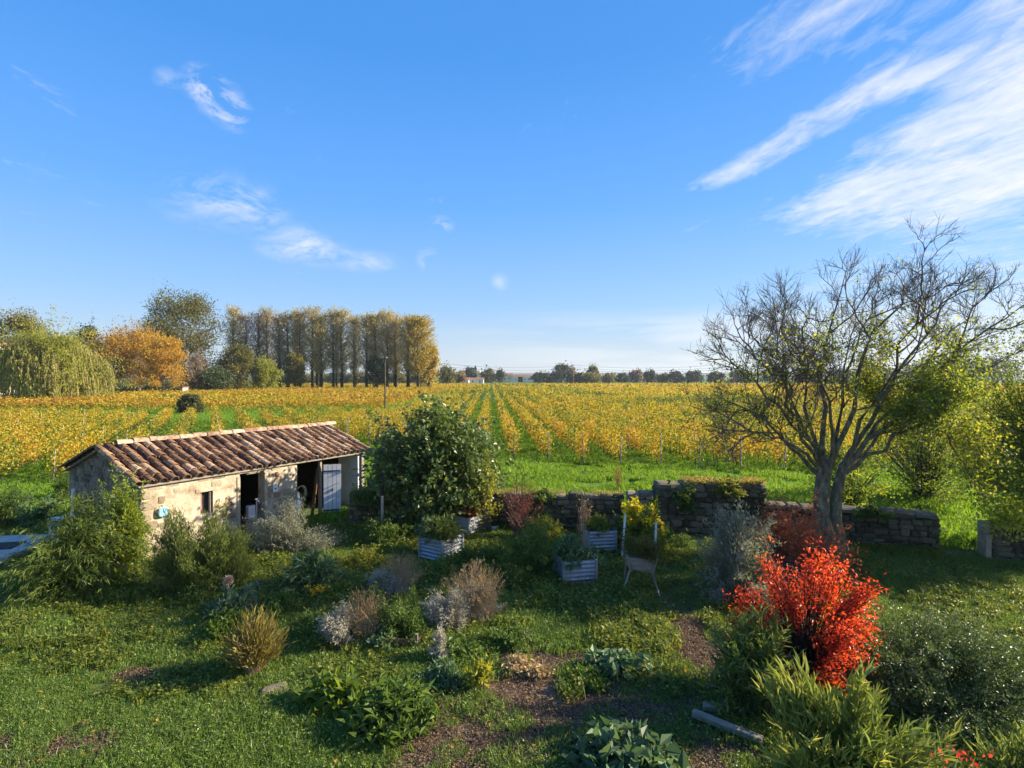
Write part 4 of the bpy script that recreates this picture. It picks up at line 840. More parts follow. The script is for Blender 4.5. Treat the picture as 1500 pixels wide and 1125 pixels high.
for pts, _, dpt in limbs:
    k_ = len(pts); cp_ = cat([tp(a, b_, dpt * (j / (k_ - 1)) ** 1.0) for j, (a, b_) in enumerate(pts)], 12)
    cp_ = [c + Vector((rt_.gauss(0, .075), rt_.gauss(0, .075), rt_.gauss(0, .075))) * (j > 1) for j, c in enumerate(cp_)]
    limb_p.append(cp_); Ll = sum((cp_[j + 1] - cp_[j]).length for j in range(11)); out_ = (cp_[-1] - cp_[0]).normalized()
    sub = [(cp_, 11, 1.0)]
    for q in range(4):
        s = .25 + .5 * (q + rt_.random()) / 4; i = min(int(s * 11), 10); p = cp_[i].lerp(cp_[i + 1], s * 11 - i); tn = (cp_[i + 1] - cp_[i]).normalized()
        rd = Vector((rt_.gauss(0, 1), rt_.gauss(0, 1), rt_.gauss(0, .6))); rd -= tn * rd.dot(tn); rd.normalize(); d = (tn * .8 + rd * .7).normalized(); sp_ = [p]; ln = rt_.uniform(1.5, 2.6) * (1.1 - .5 * s)
        for j in range(11): d = (d + Vector((rt_.gauss(0, .17), rt_.gauss(0, .17), rt_.gauss(0, .17) + .03))).normalized(); sp_.append(sp_[-1] + d * ln / 11)
        sec_p.append(sp_); sub.append((sp_, 5, .75))
    for (cp_, nq, lsc) in sub:
     for q in range(nq):
        s = .22 + .76 * (q + rt_.random()) / nq; i = min(int(s * 11), 10); p = cp_[i].lerp(cp_[i + 1], s * 11 - i); tn = (cp_[i + 1] - cp_[i]).normalized()
        rd = Vector((rt_.gauss(0, 1), rt_.gauss(0, 1), rt_.gauss(0, 1))); rd -= tn * rd.dot(tn); rd.normalize()
        d = (tn * .75 + rd * .8 + Vector((0, 0, .12))).normalized(); ln = rt_.uniform(.7, 1.5) * (1.15 - .6 * s) * lsc; bp = [p]
        for j in range(6): d = (d + Vector((rt_.gauss(0, .22), rt_.gauss(0, .22), rt_.gauss(0, .22) + .07))).normalized(); bp.append(bp[-1] + d * ln / 6)
        br_p.append(bp)
        for w in range(5):
            j = rt_.randint(1, 5); p2 = bp[j].lerp(bp[j + 1], rt_.random()) if j < 6 else bp[6]; tn2 = (bp[min(j + 1, 6)] - bp[j - 1]).normalized()
            rd = Vector((rt_.gauss(0, 1), rt_.gauss(0, 1), rt_.gauss(0, 1))).normalized(); d2 = (tn2 * .8 + rd * .7 + Vector((0, 0, .25))).normalized(); l2_ = rt_.uniform(.25, .62); tw = [p2]
            for j2 in range(4): d2 = (d2 + Vector((rt_.gauss(0, .13), rt_.gauss(0, .13), rt_.gauss(0, .13) + .06))).normalized(); tw.append(tw[-1] + d2 * l2_ / 4)
            tw_p.append(tw)
            for _f in range(4):
                p3 = tw[rt_.randint(1, 3)]; d3 = (d2 + Vector((rt_.gauss(0, .7), rt_.gauss(0, .7), rt_.gauss(0, .7) + .1))).normalized(); l3 = rt_.uniform(.12, .36); fine_p.append([p3, p3 + d3 * l3 * .5, p3 + (d3 + Vector((0, 0, .15))) * l3])
A3 = lambda L_: np.array([[list(v_) for v_ in p] for p in L_])
LP, BP, TP, FP = A3(limb_p), A3(br_p), A3(tw_p), A3(fine_p)
V, F = tubes(LP, np.linspace(.105, .016, 12)[None] * np.ones((len(LP), 1)), 8)
for k in range(len(LP)):
    Vk, Fk = tubes(LP[k:k + 1], (.010 + (.075 if k in (4, 5, 6, 2) else .052) * np.linspace(1, 0, 12) ** 1.4)[None], 8); link('limb', mesh_np('limb', Vk, Fk, M['lichen'], smooth=True), bt)
V, F = tubes(A3(sec_p), np.linspace(.027, .008, 12)[None] * np.ones((len(sec_p), 1)), 5); link('side_limbs', mesh_np('side_limbs', V, F, M['lichen'], smooth=True), bt, 'stuff')
V, F = tubes(BP, np.linspace(.013, .006, 7)[None] * np.ones((len(BP), 1)), 4); link('branches', mesh_np('branches', V, F, M['twig']), bt, 'stuff')
V1 = tubes(TP, np.linspace(.0065, .0038, 5)[None] * np.ones((len(TP), 1)), 3); V2 = tubes(FP, np.linspace(.0045, .0025, 3)[None] * np.ones((len(FP), 1)), 3)
V, Fs = join([V1, V2]); link('twigs', mesh_np('twigs', V, np.concatenate(Fs), M['twig']), bt, 'stuff')
rg = np.random.default_rng(9); ends = TP[:, 1:].reshape(-1, 3); zz = ends[:, 2]; pr = np.clip((7.2 - zz) / 2.6, .03, 1) * np.clip((ends[:, 0] + 1.6) / 2.2 + .28, .16, 1) * np.clip(vn(ends[:, 0], ends[:, 2], .8, 31) * 1.9 - .25, .05, 1)
sel = ends[rg.uniform(size=len(ends)) < pr ** 1.3 * 1.1]; sel = np.repeat(sel, 12, axis=0) + rg.normal(size=(len(sel) * 12, 3)) * .14
V, F, v = leaves(sel, nrm(rg.normal(size=sel.shape) + [0, 0, -.2]), .085, .058, fit(rg.uniform(.2, .95, len(sel)) + (vn(sel[:, 0], sel[:, 2], .8, 3) - .5) * .6), rg); link('foliage', mesh_np('foliage', V, F, LM['tree_side'], v=v), bt, 'stuff')

# --- leafy tree at the right edge and ivy mass
def crown_tree(name, label, X, Y, h, w, cb, n_cl, sig, K, m, L, Wd, leaf, seed, bark='bark', tr=None, ry=None, vb=0., cat='tree', group=None, spread=.8, umin=0., twr=.012, bend=.15, t0=.6, kindt=None, stemr=None, puffs=None):
    tr = tr or h * .022
    e = empty(name, (X, Y, 0), 0, label, cat, group); rr_ = random.Random(seed)
    top = cb + (h - cb) * .55; pts = [(0, 0, -.2), (rr_.uniform(-.02, .02) * h, 0, cb * .5), (rr_.uniform(-.03, .03) * h, 0, cb), (rr_.uniform(-.04, .04) * h, 0, top)]
    mb = MB().tube(pts, [tr * 1.25, tr, tr * .85, tr * .3], 8)
    for k in range(6):
        a = k * 1.05 + seed; z0 = cb * rr_.uniform(.8, 1.2); mb.tube([(0, 0, z0), (w * .18 * math.cos(a), w * .18 * math.sin(a), z0 + (h - cb) * .25), (w * .36 * math.cos(a), w * .36 * math.sin(a), z0 + (h - cb) * .5)], [tr * .5, tr * .32, tr * .12], 5)
    mb.build('trunk', M[bark], e, smooth=True)
    shoot_plant('', '', '', 0, 0, w / 2, ry or w / 2, h, K, m, L, Wd, leaf, bark, .12, umin, n_cl, sig, t0, .0, spread, stemr or twr, seed=seed, h0=cb * .8, parent=e, stemname='branches', jit=L * .9, vbias=vb, bend=bend)
    if puffs:
        rg = np.random.default_rng(seed + 7); nc, nl = puffs; d = rdir(nc, rg); d[:, 2] = np.where(d[:, 2] < -.75, -d[:, 2], d[:, 2]); z0 = cb * .75; hz2 = (h - z0) / 2
        cc = d * np.array([w / 2, w / 2, hz2]) * rg.uniform(.45, .86, (nc, 1)); cc[:, 2] += z0 + hz2; cr = rg.uniform(.10, .19, nc) * w
        ci = np.repeat(np.arange(nc), nl); o_ = rdir(len(ci), rg); o_[:, 2] += .15; pos = cc[ci] + o_ * (cr[ci] * rg.uniform(.55, 1.1, len(ci)))[:, None] * [1, 1, .8]; pos = pos[pos[:, 2] > .2 * cb]; ci = ci[:len(pos)]
        V, F, v = leaves(pos, rdir(len(pos), rg), L, L * .75, fit(rg.uniform(0, .55, len(pos)) + rg.uniform(-.05, .4, nc)[ci] + vb), rg); link('clumps', mesh_np('clumps', V, F, LM[leaf], v=v), e, 'stuff')
    for c_ in e.children:
        if c_.name.startswith('foliage'): c_.name = 'crown'
    return e
e = crown_tree('leafy_tree', 'dense tree with small green and yellow leaves at the right edge', 15.3, 15.8, 5.4, 5.0, 2.0, 46, .17, 900, 34, .08, .055, 'tree_side', 91, tr=.16, ry=2.2, vb=-.08, stemr=.01)
for (qx, qy, qz, qr, qn, qv) in ((-2.6, -1.9, 1.5, .62, 1300, .85), (-2.2, -1.2, 2.3, .75, 1600, .55), (-1.2, -1.6, 1.7, .85, 1600, .5)):
    rg = np.random.default_rng(int(qn)); Cn = rg.normal(size=(qn, 3)) * [qr * .42, qr * .42, qr * .36] + [qx, qy, qz]; V, F, v = leaves(Cn, rdir(qn, rg), .085, .06, fit(rg.normal(qv, .15, qn)), rg); link('hanging_leaves', mesh_np('hanging_leaves', V, F, LM['tree_side'], v=v), e, 'stuff')
crown_tree('orchard_tree', 'small green tree seen between the bare limbs', 16.6, 22, 4.7, 5.4, .4, 24, .17, 260, 24, .12, .08, 'tree_side', 94, vb=-.1)
crown_tree('ivy_tree', 'yellow-green bushy tree behind the bare tree', 12.3, 20.0, 3.6, 3.4, .3, 20, .16, 150, 22, .10, .07, 'tree_side', 95, vb=.05)

# ------------------------------------------------------------------ lawn and grasses: instanced tufts
srcs = {}
def patch(name, n, size, hmin, hmax, w, mat, leafy=0., seed=0, Lf=.035):
    rg = np.random.default_rng(seed); x = rg.uniform(-size / 2, size / 2, n); y = rg.uniform(-size / 2, size / 2, n); h = rg.uniform(hmin, hmax, n)
    a = rg.uniform(0, 2 * PI, n); lean = rg.normal(size=(n, 2)) * .35
    B1 = np.stack([x, y, np.full(n, -.01)], -1); side = np.stack([np.cos(a), np.sin(a), np.zeros(n)], -1) * w / 2
    tip = B1 + np.stack([lean[:, 0] * h, lean[:, 1] * h, h], -1); mid = B1 + (tip - B1) * .5 + np.array([0, 0, .08]) * h[:, None]
    V = np.stack([B1 - side, B1 + side, mid + side * .8, tip, mid - side * .8], 1).reshape(-1, 3); i = np.arange(n)[:, None] * 5
    F = np.concatenate([i + [[0, 1, 2]], i + [[0, 2, 4]], i + [[4, 2, 3]]]); v = np.repeat(rg.uniform(0, 1, n), 5)
    if leafy:
        k = int(n * leafy); c = np.stack([rg.uniform(-size / 2, size / 2, k), rg.uniform(-size / 2, size / 2, k), rg.uniform(.02, hmax * .75, k)], -1)
        A = rdir(k, rg) * [1, 1, .35]; V2, F2, v2 = leaves(c, A, Lf, Lf * .8, rg.uniform(0, 1, k), rg, up=2.2); F = np.concatenate([F, F2 + len(V)]); V = np.concatenate([V, V2]); v = np.concatenate([v, v2])
    me = mesh_np(name, V, F, mat, v=v); o = bpy.data.objects.new(name, me); return o
def scatter(name, label, pts, yaw, scl, sources, cat='grass'):
    col = bpy.data.collections.new(name + '_tufts')
    for s in sources: col.objects.link(s)
    n = len(pts); me = bpy.data.meshes.new(name); me.vertices.add(n); me.vertices.foreach_set('co', np.asarray(pts, np.float32).ravel())
    a = me.attributes.new('yaw', 'FLOAT', 'POINT'); a.data.foreach_set('value', np.asarray(yaw, np.float32)); a = me.attributes.new('scl', 'FLOAT', 'POINT'); a.data.foreach_set('value', np.asarray(scl, np.float32)); me.update()
    o = link(name, me); tag(o, label, cat, kind='stuff')
    g = bpy.data.node_groups.new(name, 'GeometryNodeTree'); g.interface.new_socket('Geometry', in_out='INPUT', socket_type='NodeSocketGeometry'); g.interface.new_socket('Geometry', in_out='OUTPUT', socket_type='NodeSocketGeometry')
    gi, go = g.nodes.new('NodeGroupInput'), g.nodes.new('NodeGroupOutput'); ip = g.nodes.new('GeometryNodeInstanceOnPoints'); ci = g.nodes.new('GeometryNodeCollectionInfo')
    ci.inputs['Collection'].default_value = col; ci.inputs['Separate Children'].default_value = True; ci.inputs['Reset Children'].default_value = True
    ip.inputs['Pick Instance'].default_value = True
    na = g.nodes.new('GeometryNodeInputNamedAttribute'); na.data_type = 'FLOAT'; na.inputs[0].default_value = 'yaw'; nb_ = g.nodes.new('GeometryNodeInputNamedAttribute'); nb_.data_type = 'FLOAT'; nb_.inputs[0].default_value = 'scl'
    cx = g.nodes.new('ShaderNodeCombineXYZ'); lk = g.links.new; m2p = g.nodes.new('GeometryNodeMeshToPoints')
    lk(gi.outputs[0], m2p.inputs[0]); lk(m2p.outputs[0], ip.inputs['Points']); lk(ci.outputs[0], ip.inputs['Instance']); lk(na.outputs[0], cx.inputs[2]); lk(cx.outputs[0], ip.inputs['Rotation']); lk(nb_.outputs[0], ip.inputs['Scale']); lk(ip.outputs[0], go.inputs[0])
    md = o.modifiers.new('tufts', 'NODES'); md.node_group = g; return o
def pts_area(n, x0, x1, y0, y1, rg, keep=None):
    x = rg.uniform(x0, x1, n); y = rg.uniform(y0, y1, n); k = np.abs(x) < y * 1.02 + 1.5
    x, y = x[k], y[k]
    if keep is not None: k = keep(x, y); x, y = x[k], y[k]
    return x, y
def in_shed(x, y):
    c, s = math.cos(SA), math.sin(SA); lx_ = (x + 9.86) * c + (y - 14.5) * s; ly_ = -(x + 9.86) * s + (y - 14.5) * c
    return (lx_ > -.05) & (lx_ < SL) & (ly_ > -.05) & (ly_ < SWd)
def wall_y(x): return np.where(x < 3.6, 18.0 - (x + 5.4) * .055, np.where(x < 7.9, 17.2, np.where(x < 13, 16.9 - (x - 7.9) * .31, 14.9 - (x - 13) * .43)))
rg = np.random.default_rng(77)
lawnS = [patch('lawn_tuft', 480, .5, .03, .12, .009, LM['clover'], .28, k, Lf=.03) for k in range(4)]
def keep_lawn(x, y): return (~in_shed(x, y)) & (y < wall_y(x) + .3) & (rg.uniform(size=len(x)) > dryf(x, y) * .97) & ~((x < tx + .8) & (np.abs(y - ty) < 1.15))
x, y = pts_area(9000, -20, 20, 4.5, 20, rg, keep_lawn)
scatter('lawn_grass', 'short leafy lawn of grass and clover in the garden', np.stack([x, y, gz(x, y)], -1), rg.uniform(0, 6.28, len(x)), rg.uniform(.7, 1.35, len(x)) * (.7 + .7 * vn(x, y, 1.3, 8)), lawnS)
def litter(n, x0, x1, y0, y1, name, label, mat, Lf):
    x, y = pts_area(n, x0, x1, y0, y1, rg, lambda x, y: ~in_shed(x, y) & (np.abs(y - wall_y(x)) > .5)); c = np.stack([x, y, gz(x, y) + rg.uniform(.03, .08, len(x))], -1)
    V, F, v = leaves(c, rdir(len(x), rg) * [1, 1, .3], Lf, Lf * .7, rg.uniform(0, 1, len(x)), rg, up=3); o = link(name, mesh_np(name, V, F, LM[mat], v=v)); tag(o, label, 'leaves', kind='stuff')
litter(2200, -9, 12, 5.5, 17, 'fallen_leaves', 'fallen yellow and brown leaves scattered on the lawn', 'treeorange', .07)
wS = [patch('weed_tuft', 60, .32, .08, .2, .016, LM['grass'], .8, 30 + k, Lf=.06) for k in range(3)]
def keep_w(x, y): return keep_lawn(x, y) & (vn(x, y, 1.1, 12) > .42) & (y > 8.5)
x, y = pts_area(5200, -18, 12, 7, 19, rg, keep_w)
scatter('weeds', 'taller weeds and grass tufts among the garden beds', np.stack([x, y, gz(x, y)], -1), rg.uniform(0, 6.28, len(x)), rg.uniform(.6, 1.3, len(x)), wS, 'weeds')
dS = [patch('dead_tuft', 130, .4, .015, .05, .009, LM['deadgrass'], .7, 40 + k, Lf=.03) for k in range(3)]
x, y = pts_area(9000, -12, 8, 5.5, 20, rg, lambda x, y: dryf(x, y) > .22)
scatter('dead_grass', 'brown dead grass and litter on the bare patches', np.stack([x, y, gz(x, y)], -1), rg.uniform(0, 6.28, len(x)), rg.uniform(.7, 1.3, len(x)), dS)
kS = [patch('rank_tuft', 46, .5, .1, .32, .02, LM['grass'], 1.3, 90 + k, Lf=.085) for k in range(3)]
x, y = pts_area(2600, -10, 7, 10, 18, rg, lambda x, y: keep_lawn(x, y) & (vn(x, y, 1.4, 21) > .5) & (dryf(x, y) < .3))
scatter('rank_weeds', 'rank leafy weeds crowding the vegetable beds', np.stack([x, y, gz(x, y)], -1), rg.uniform(0, 6.28, len(x)), rg.uniform(.5, 1.1, len(x)), kS, 'weeds')
tS = [patch('headland_tuft', 120, .7, .12, .30, .03, LM['tallgrass'], .4, 50 + k, Lf=.09) for k in range(4)]
def keep_h(x, y): return (y > wall_y(x) + .7) & ~in_shed(x, y)
x, y = pts_area(16000, -46, 48, 15, 46, rg, keep_h)
scatter('headland_grass', 'bright green grass strip between the garden wall and the vines', np.stack([x, y, gz(x, y)], -1), rg.uniform(0, 6.28, len(x)), rg.uniform(.6, 1.2, len(x)) * (.55 + .9 * vn(x, y, 2.5, 9)), tS)
fS = [patch('field_tuft', 70, 1.4, .08, .2, .07, LM['tallgrass'], .3, 60 + k, Lf=.15) for k in range(3)]
x, y = pts_area(16000, -115, 115, 44, 115, rg)
scatter('field_grass', 'green grass between the vine rows', np.stack([x, y, np.zeros(len(x))], -1), rg.uniform(0, 6.28, len(x)), rg.uniform(.7, 1.4, len(x)), fS)

# ------------------------------------------------------------------ vineyard
def vine_leaves(S, Dr, s0, s1, dens, L, rg, hue, hgt=1.78):
    """one row stretch: S start (2,), Dr dir (2,), from s0 to s1 metres"""
    n = max(int((s1 - s0) * dens), 1); s = rg.uniform(s0, s1, n); x = S[0] + Dr[0] * s; y = S[1] + Dr[1] * s
    vig = vn(s, np.full(n, S[0] * 3.1 + S[1]), .9, 4); k = rg.uniform(size=n) < (.35 + .95 * vig); s, x, y, vig = s[k], x[k], y[k], vig[k]; n = len(s)
    zt = hgt * (.80 + .24 * vig); z = .32 + (zt - .32) * rg.beta(1.7, 1.25, n); off = rg.normal(0, .19, n)
    P_ = np.stack([x - Dr[1] * off, y + Dr[0] * off, z], -1)
    reg = vn(x, y, 14, 6) * .5 + vn(x, y, 4, 7) * .5
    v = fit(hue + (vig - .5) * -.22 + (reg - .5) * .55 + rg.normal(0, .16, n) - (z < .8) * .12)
    return P_, v
MD = nrm(np.array([-.04, 1.0])); LD = nrm(np.array([-.55, 1.0]))
vm = []
for q in range(5):   # one vine plant: gnarled trunk with two arms and its leaves
    rgq = np.random.default_rng(200 + q); n = 210
    Cn = np.stack([rgq.normal(0, .19, n), rgq.uniform(-.6, .6, n), .32 + 1.4 * rgq.beta(1.7, 1.25, n)], -1)
    V, F, v = leaves(Cn, rdir(n, rgq), .135, .12, fit(rgq.normal(.46 + .09 * (q - 2), .17, n)), rgq)
    tr_ = MB().tube([(0, 0, -.05), (.03, .02, .3), (-.02, 0, .62)], [.035, .028, .022], 5).tube([(-.02, 0, .6), (0, .45, .78)], [.018, .008], 4).tube([(-.02, 0, .6), (0, -.45, .76)], [.018, .008], 4)
    Vt = np.array(tr_.V); Ft = [f for f in tr_.F if len(f) == 4]; Vk = np.concatenate([V, Vt]); F4 = np.array(Ft) + len(V)
    vm.append(mesh_np('vine', Vk, [F, F4], [LM['vine'], M['bark_dark']], v=np.concatenate([v, np.zeros(len(Vt))]), mi=[0] * len(F) + [1] * len(F4)))
postm = MB().tube([(0, 0, -.1), (0, 0, 1.75)], .035, 6).mesh('post', M['post_wood']); stakem = MB().tube([(0, 0, -.1), (0, 0, .62)], .022, 5).mesh('stake', M['bark_dark'])
ORD = ['first', 'second', 'third', 'fourth', 'fifth', 'sixth', 'seventh', 'eighth', 'ninth', 'tenth', 'eleventh', 'twelfth', 'thirteenth', 'fourteenth', 'fifteenth', 'sixteenth', 'seventeenth', 'eighteenth', 'nineteenth', 'twentieth']
nvines = 0
def vine_row(S, Dr, near_len, end, label, group, hue, seed, nplants, ang):
    global nvines
    S = np.array(S); rg = np.random.default_rng(seed); e = empty('vine_row', (S[0], S[1], 0), ang, label, 'vine row', group)
    k = min(nplants, int(near_len / 1.1))
    for q in range(k):
        link('vine', vm[rg.integers(0, 5)], e, loc=(rg.normal(0, .03), .55 + q * 1.1, 0), rot=(0, 0, rg.choice([0, PI]) + rg.normal(0, .06)), scale=(1, 1, rg.uniform(.86, 1.08))); nvines += 1
    q = 0.
    while q < min(end, 75): link('post', postm, e, loc=(rg.normal(0, .03), q, rg.uniform(-.12, .1)), rot=(rg.normal(0, .03), rg.normal(0, .03), 0)); q += 6.6 if q < 30 else 13.2
    Ps, vs, Ls = [], [], []
    def seg(a, b_, dens, L):
        if b_ > a:
            P_, v = vine_leaves(S, Dr, a, b_, dens, L, rg, hue); Ps.append(P_); vs.append(v); Ls.append(np.full(len(P_), L))
    y0 = S[1]; f = lambda D: max(0, min(end, (D - y0) / Dr[1])); s_ = k * 1.1
    seg(s_, f(60), 150, .15); seg(max(s_, f(60)), f(105), 62, .23); seg(f(105), f(180), 20, .38); seg(f(180), end, 6, .65)
    P_ = np.concatenate(Ps) if Ps else np.zeros((0, 3))
    if len(P_):
        P_[:, :2] -= S; c, s2 = math.cos(-ang), math.sin(-ang); X_ = P_[:, 0] * c - P_[:, 1] * s2; P_[:, 1] = P_[:, 0] * s2 + P_[:, 1] * c; P_[:, 0] = X_
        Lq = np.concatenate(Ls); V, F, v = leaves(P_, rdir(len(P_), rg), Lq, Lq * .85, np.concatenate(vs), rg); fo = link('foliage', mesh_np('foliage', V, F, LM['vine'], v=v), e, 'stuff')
    n = int((min(end, f(110))) / 1.1) - k
    if n > 0:
        B_ = np.stack([rg.normal(0, .04, n), k * 1.1 + .55 + np.arange(n) * 1.1, np.full(n, -.05)], -1); T_ = B_ + np.array([0, 0, .75]) + rg.normal(size=(n, 3)) * .04
        V, F = tubes(np.stack([B_, T_], 1), np.full((n, 2), .03), 3); link('trunks', mesh_np('trunks', V, F, M['bark_dark']), e, 'stuff')
    return e
def dfront(X): return max(28.6, min(45, 32.5 - .27 * X)) if X > -5 else 34 + (-5 - X) * .9
angM = math.atan2(-MD[0], MD[1]); angL = math.atan2(-LD[0], LD[1])
def side_rows():
    for k in range(-6, 32):
        x33 = .12 + 2.0 * k; Y0 = dfront(x33); X0_ = x33 - .04 * (Y0 - 33)
        if k >= 0:
            if k < 12: lb, gp = f'{ORD[k]} vine row right of the grassy path that runs to the horizon', 'yellow vine rows of the main vineyard'
            else: lb, gp = f'{ORD[min(k - 12, 19)]} vine row to the right of the row behind the lichened twin trunks', 'vine rows beyond the bare tree'
        else:
            j = -k - 1; lb, gp = f'{ORD[j]} vine row left of the grassy path that runs to the horizon', 'yellow vine rows of the main vineyard'
        yield k, X0_, Y0, lb, gp
for k, X0_, Y0, lb, gp in side_rows():
    hue = .40 if k < 8 else .36
    vine_row((X0_, Y0), MD, 30, (320 - Y0) if -5 <= k <= 12 else 110 - Y0 if k > 12 else 200 - Y0, lb, gp, hue + rs.normal(0, .03), 300 + k, 13 if k < 14 else 3, angM)
# left block
Lr = []
for k in range(0, 22):
    # row lines through D=62 at spacing 2.6 across
    x62 = -15.5 - 2.6 * k; near_ = 27.5 + .35 * max(0, 0) if k < 4 else 25 + .0 * k
    s_end = 0; y_near = 25.2; x_near = x62 + .55 * (62 - y_near)
    # keep the near end clear of the shed and inside the view
    while abs(x_near) > y_near * 1.15 + 3 and y_near < 60: y_near += 1; x_near = x62 + .55 * (62 - y_near)
    while (x_near > -13.2 + (y_near - 26) * .03 - .0) and y_near < 60: y_near += 1; x_near = x62 + .55 * (62 - y_near)
    if y_near > 58: y_near = 52; x_near = x62 + .55 * (62 - y_near)
    ln = (62 - y_near) / LD[1]
    vine_row((x_near, y_near), LD, ln, ln, f'{ORD[k]} vine row from the shed side in the left block' if k < 14 else f'{ORD[k - 14]} vine row inward from the left picture edge', 'vine rows of the left block' if k < 14 else 'vine rows at the left edge', .49, 400 + k, 9 if k > 3 else 0, angL)
# the rest reads as one mass
rg = np.random.default_rng(500); Ps, vs, Ls = [], [], []
def mass(S, Dr, L_, dens, L, hue):
    if L_ <= 1: return
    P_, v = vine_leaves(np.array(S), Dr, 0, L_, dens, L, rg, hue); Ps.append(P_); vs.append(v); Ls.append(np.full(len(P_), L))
FD = nrm(np.array([1.0, .06])); D = 75.5
while D < 196:
    xl = max(-.99 * D - 8, -100) if D < 125 else -100; xr = -14.5 - .04 * (D - 33) - 2
    if D < 96: mass((xl, D - .0), FD, xr - xl, 32, .29, .60)
    else: mass((xl, D), FD, xr - xl, 15, .42, .62)
    D += 2.3 if D < 130 else 3.4
D = 203
while D < 330: mass((-125, D), FD, 105, 3.5, .75, .58); D += 5
Ffar = (Ps, vs, Ls)
P_ = np.concatenate(Ps); Lq = np.concatenate(Ls); V, F, v = leaves(P_, rdir(len(P_), rg), Lq, Lq * .85, np.concatenate(vs), rg)
o = link('cross_vineyard', mesh_np('cross_vineyard', V, F, LM['vine'], v=v)); tag(o, 'orange-yellow block of vines below the row of tall trees', 'vineyard', kind='stuff')
Ps, vs, Ls = [], [], []
for k in range(13, 175):
    x33 = .12 + 2 * k
    if k <= 31: D0 = 110
    else: D0 = max(30, (x33) / 1.0)
    a = D0; 
    if a < 60: mass((x33 - .04 * (a - 33), a), MD, 60 - a, 60, .22, .38); a = 60
    if a < 110: mass((x33 - .04 * (a - 33), a), MD, 110 - a, 34, .28, .42); a = 110
    if a < 190: mass((x33 - .04 * (a - 33), a), MD, 190 - a, 11, .45, .47); a = 190
    if k % 2 == 0: mass((x33 - .04 * (a - 33), a), MD, 320 - a, 5, .85, .52)
for k in range(-12, -5): mass((.12 + 2 * k - .04 * 167, 200), MD, 120, 4.5, .6, .52)
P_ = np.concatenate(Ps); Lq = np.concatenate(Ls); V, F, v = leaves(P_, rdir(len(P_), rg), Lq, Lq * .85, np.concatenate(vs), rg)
o = link('vineyard', mesh_np('vineyard', V, F, LM['vine'], v=v)); tag(o, 'golden vineyard filling the right side out to the horizon', 'vineyard', kind='stuff')

# ------------------------------------------------------------------ far trees
def FT(name, label, px, pyb, topy, wpx, leaf, seed, cb=.25, ncl=34, sig=.14, K=190, m=40, lf=None, D=None, puffs=(52, 110), **kw):
    m = min(m, 14); K = min(K, 200)
    D = D or 4000 / (pyb - 553); X = at(px, D); h = hz_(topy, D); w = wpx * D / 800; L = lf or max(.3, D * .0031)
    return crown_tree(name, label, X, D, h, w, h * cb, ncl, sig, K, m, L, L * .75, leaf, seed, t0=.42, puffs=puffs, **kw)
FT('tree', 'olive-green tree rising behind the willow at the left edge', 30, 584, 450, 82, 'treeolive', 601, puffs=(80, 110), K=330, m=60, D=135, vb=.05, cb=.3)
FT('tree', 'dark blue-green tree between the willow and the orange trees', 128, 576, 470, 50, 'treedark', 602, D=170, K=160)
FT('orange_tree', 'broad orange autumn tree next to the willow', 172, 581, 482, 92, 'treeorange', 603, K=300, D=142, vb=-.08)
FT('orange_tree', 'tallest bright orange tree with a pale trunk', 205, 581, 476, 90, 'treeorange', 604, K=320, D=148, bark='bark_pale')
FT('orange_tree', 'golden-orange tree at the right end of the orange group', 240, 578, 490, 60, 'treeorange', 605, K=220, D=140, vb=.12, bark='bark_pale')
FT('big_tree', 'tallest grey-brown tree standing above the orange trees', 268, 572, 428, 118, 'treeolive', 606, puffs=(120, 120), K=480, m=52, D=195, vb=-.2, cb=.3, sig=.15, ncl=34)
FT('dark_tree', 'dark green tree between the orange and the tallest tree', 238, 573, 476, 60, 'treedark', 607, D=190, K=160, vb=.15)
FT('brown_tree', 'small nearly bare brownish tree right of the orange group', 284, 577, 512, 46, 'treebrown', 608, D=165, K=200, m=12, cb=.2, bark='bark_pale', stemr=.06, puffs=(20, 40))
FT('green_tree', 'rounded green tree low beside the brownish tree', 314, 575, 538, 50, 'treedark', 609, D=160, cb=.05, vb=.35, K=140)
FT('grey_tree', 'grey-green tree before the first poplars', 348, 574, 500, 62, 'treeolive', 610, D=172, cb=.08, vb=-.25, K=240)
FT('yellow_tree', 'yellow-green weeping tree at the foot of the first poplars', 388, 574, 526, 46, 'willow', 611, D=178, cb=.08, K=180)
FT('dark_bush', 'dark bush in the shade under the orange trees', 150, 583, 560, 60, 'treedark', 612, D=132, cb=.03, K=90, vb=-.2)
FT('dark_bush', 'dark hedge between the orange tree trunks', 215, 580, 566, 75, 'treedark', 613, D=160, cb=.03, K=90, vb=-.2)
# willow
wx, wy = at(70, 104), 104; wl = empty('willow', (wx, wy, 0), 0, 'big yellow-green weeping willow at the left edge', 'tree'); rg = np.random.default_rng(620)
mb = MB().tube([(0, 0, -.2), (.3, 0, 3), (0, 0, 7)], [.7, .5, .3], 8)
for k in range(7): a = k * .9; mb.tube([(0, 0, 4), (2.4 * math.cos(a), 2.4 * math.sin(a), 8), (5.5 * math.cos(a), 4.5 * math.sin(a), 10)], [.28, .18, .06], 5)
mb.build('trunk', M['bark'], wl, smooth=True)
K = 1300; az = rg.uniform(0, 2 * PI, K); u = rg.uniform(.05, 1, K); cl = rg.integers(0, 30, K); lump = rg.uniform(.85, 1.08, 30)[cl]; az += (cl / 30 * 2 * PI - az) * 0
lx2 = np.sqrt(1 - u * u) * np.cos(az) * 10.6 * (.62 + .5 * vn(az * 2, u * 1.5, .7, 3)); ly2 = np.sqrt(1 - u * u) * np.sin(az) * 8.0; tz = 4.5 + u * 9.2 * (.70 + .38 * vn(az * 2, u * 2, .7, 5))
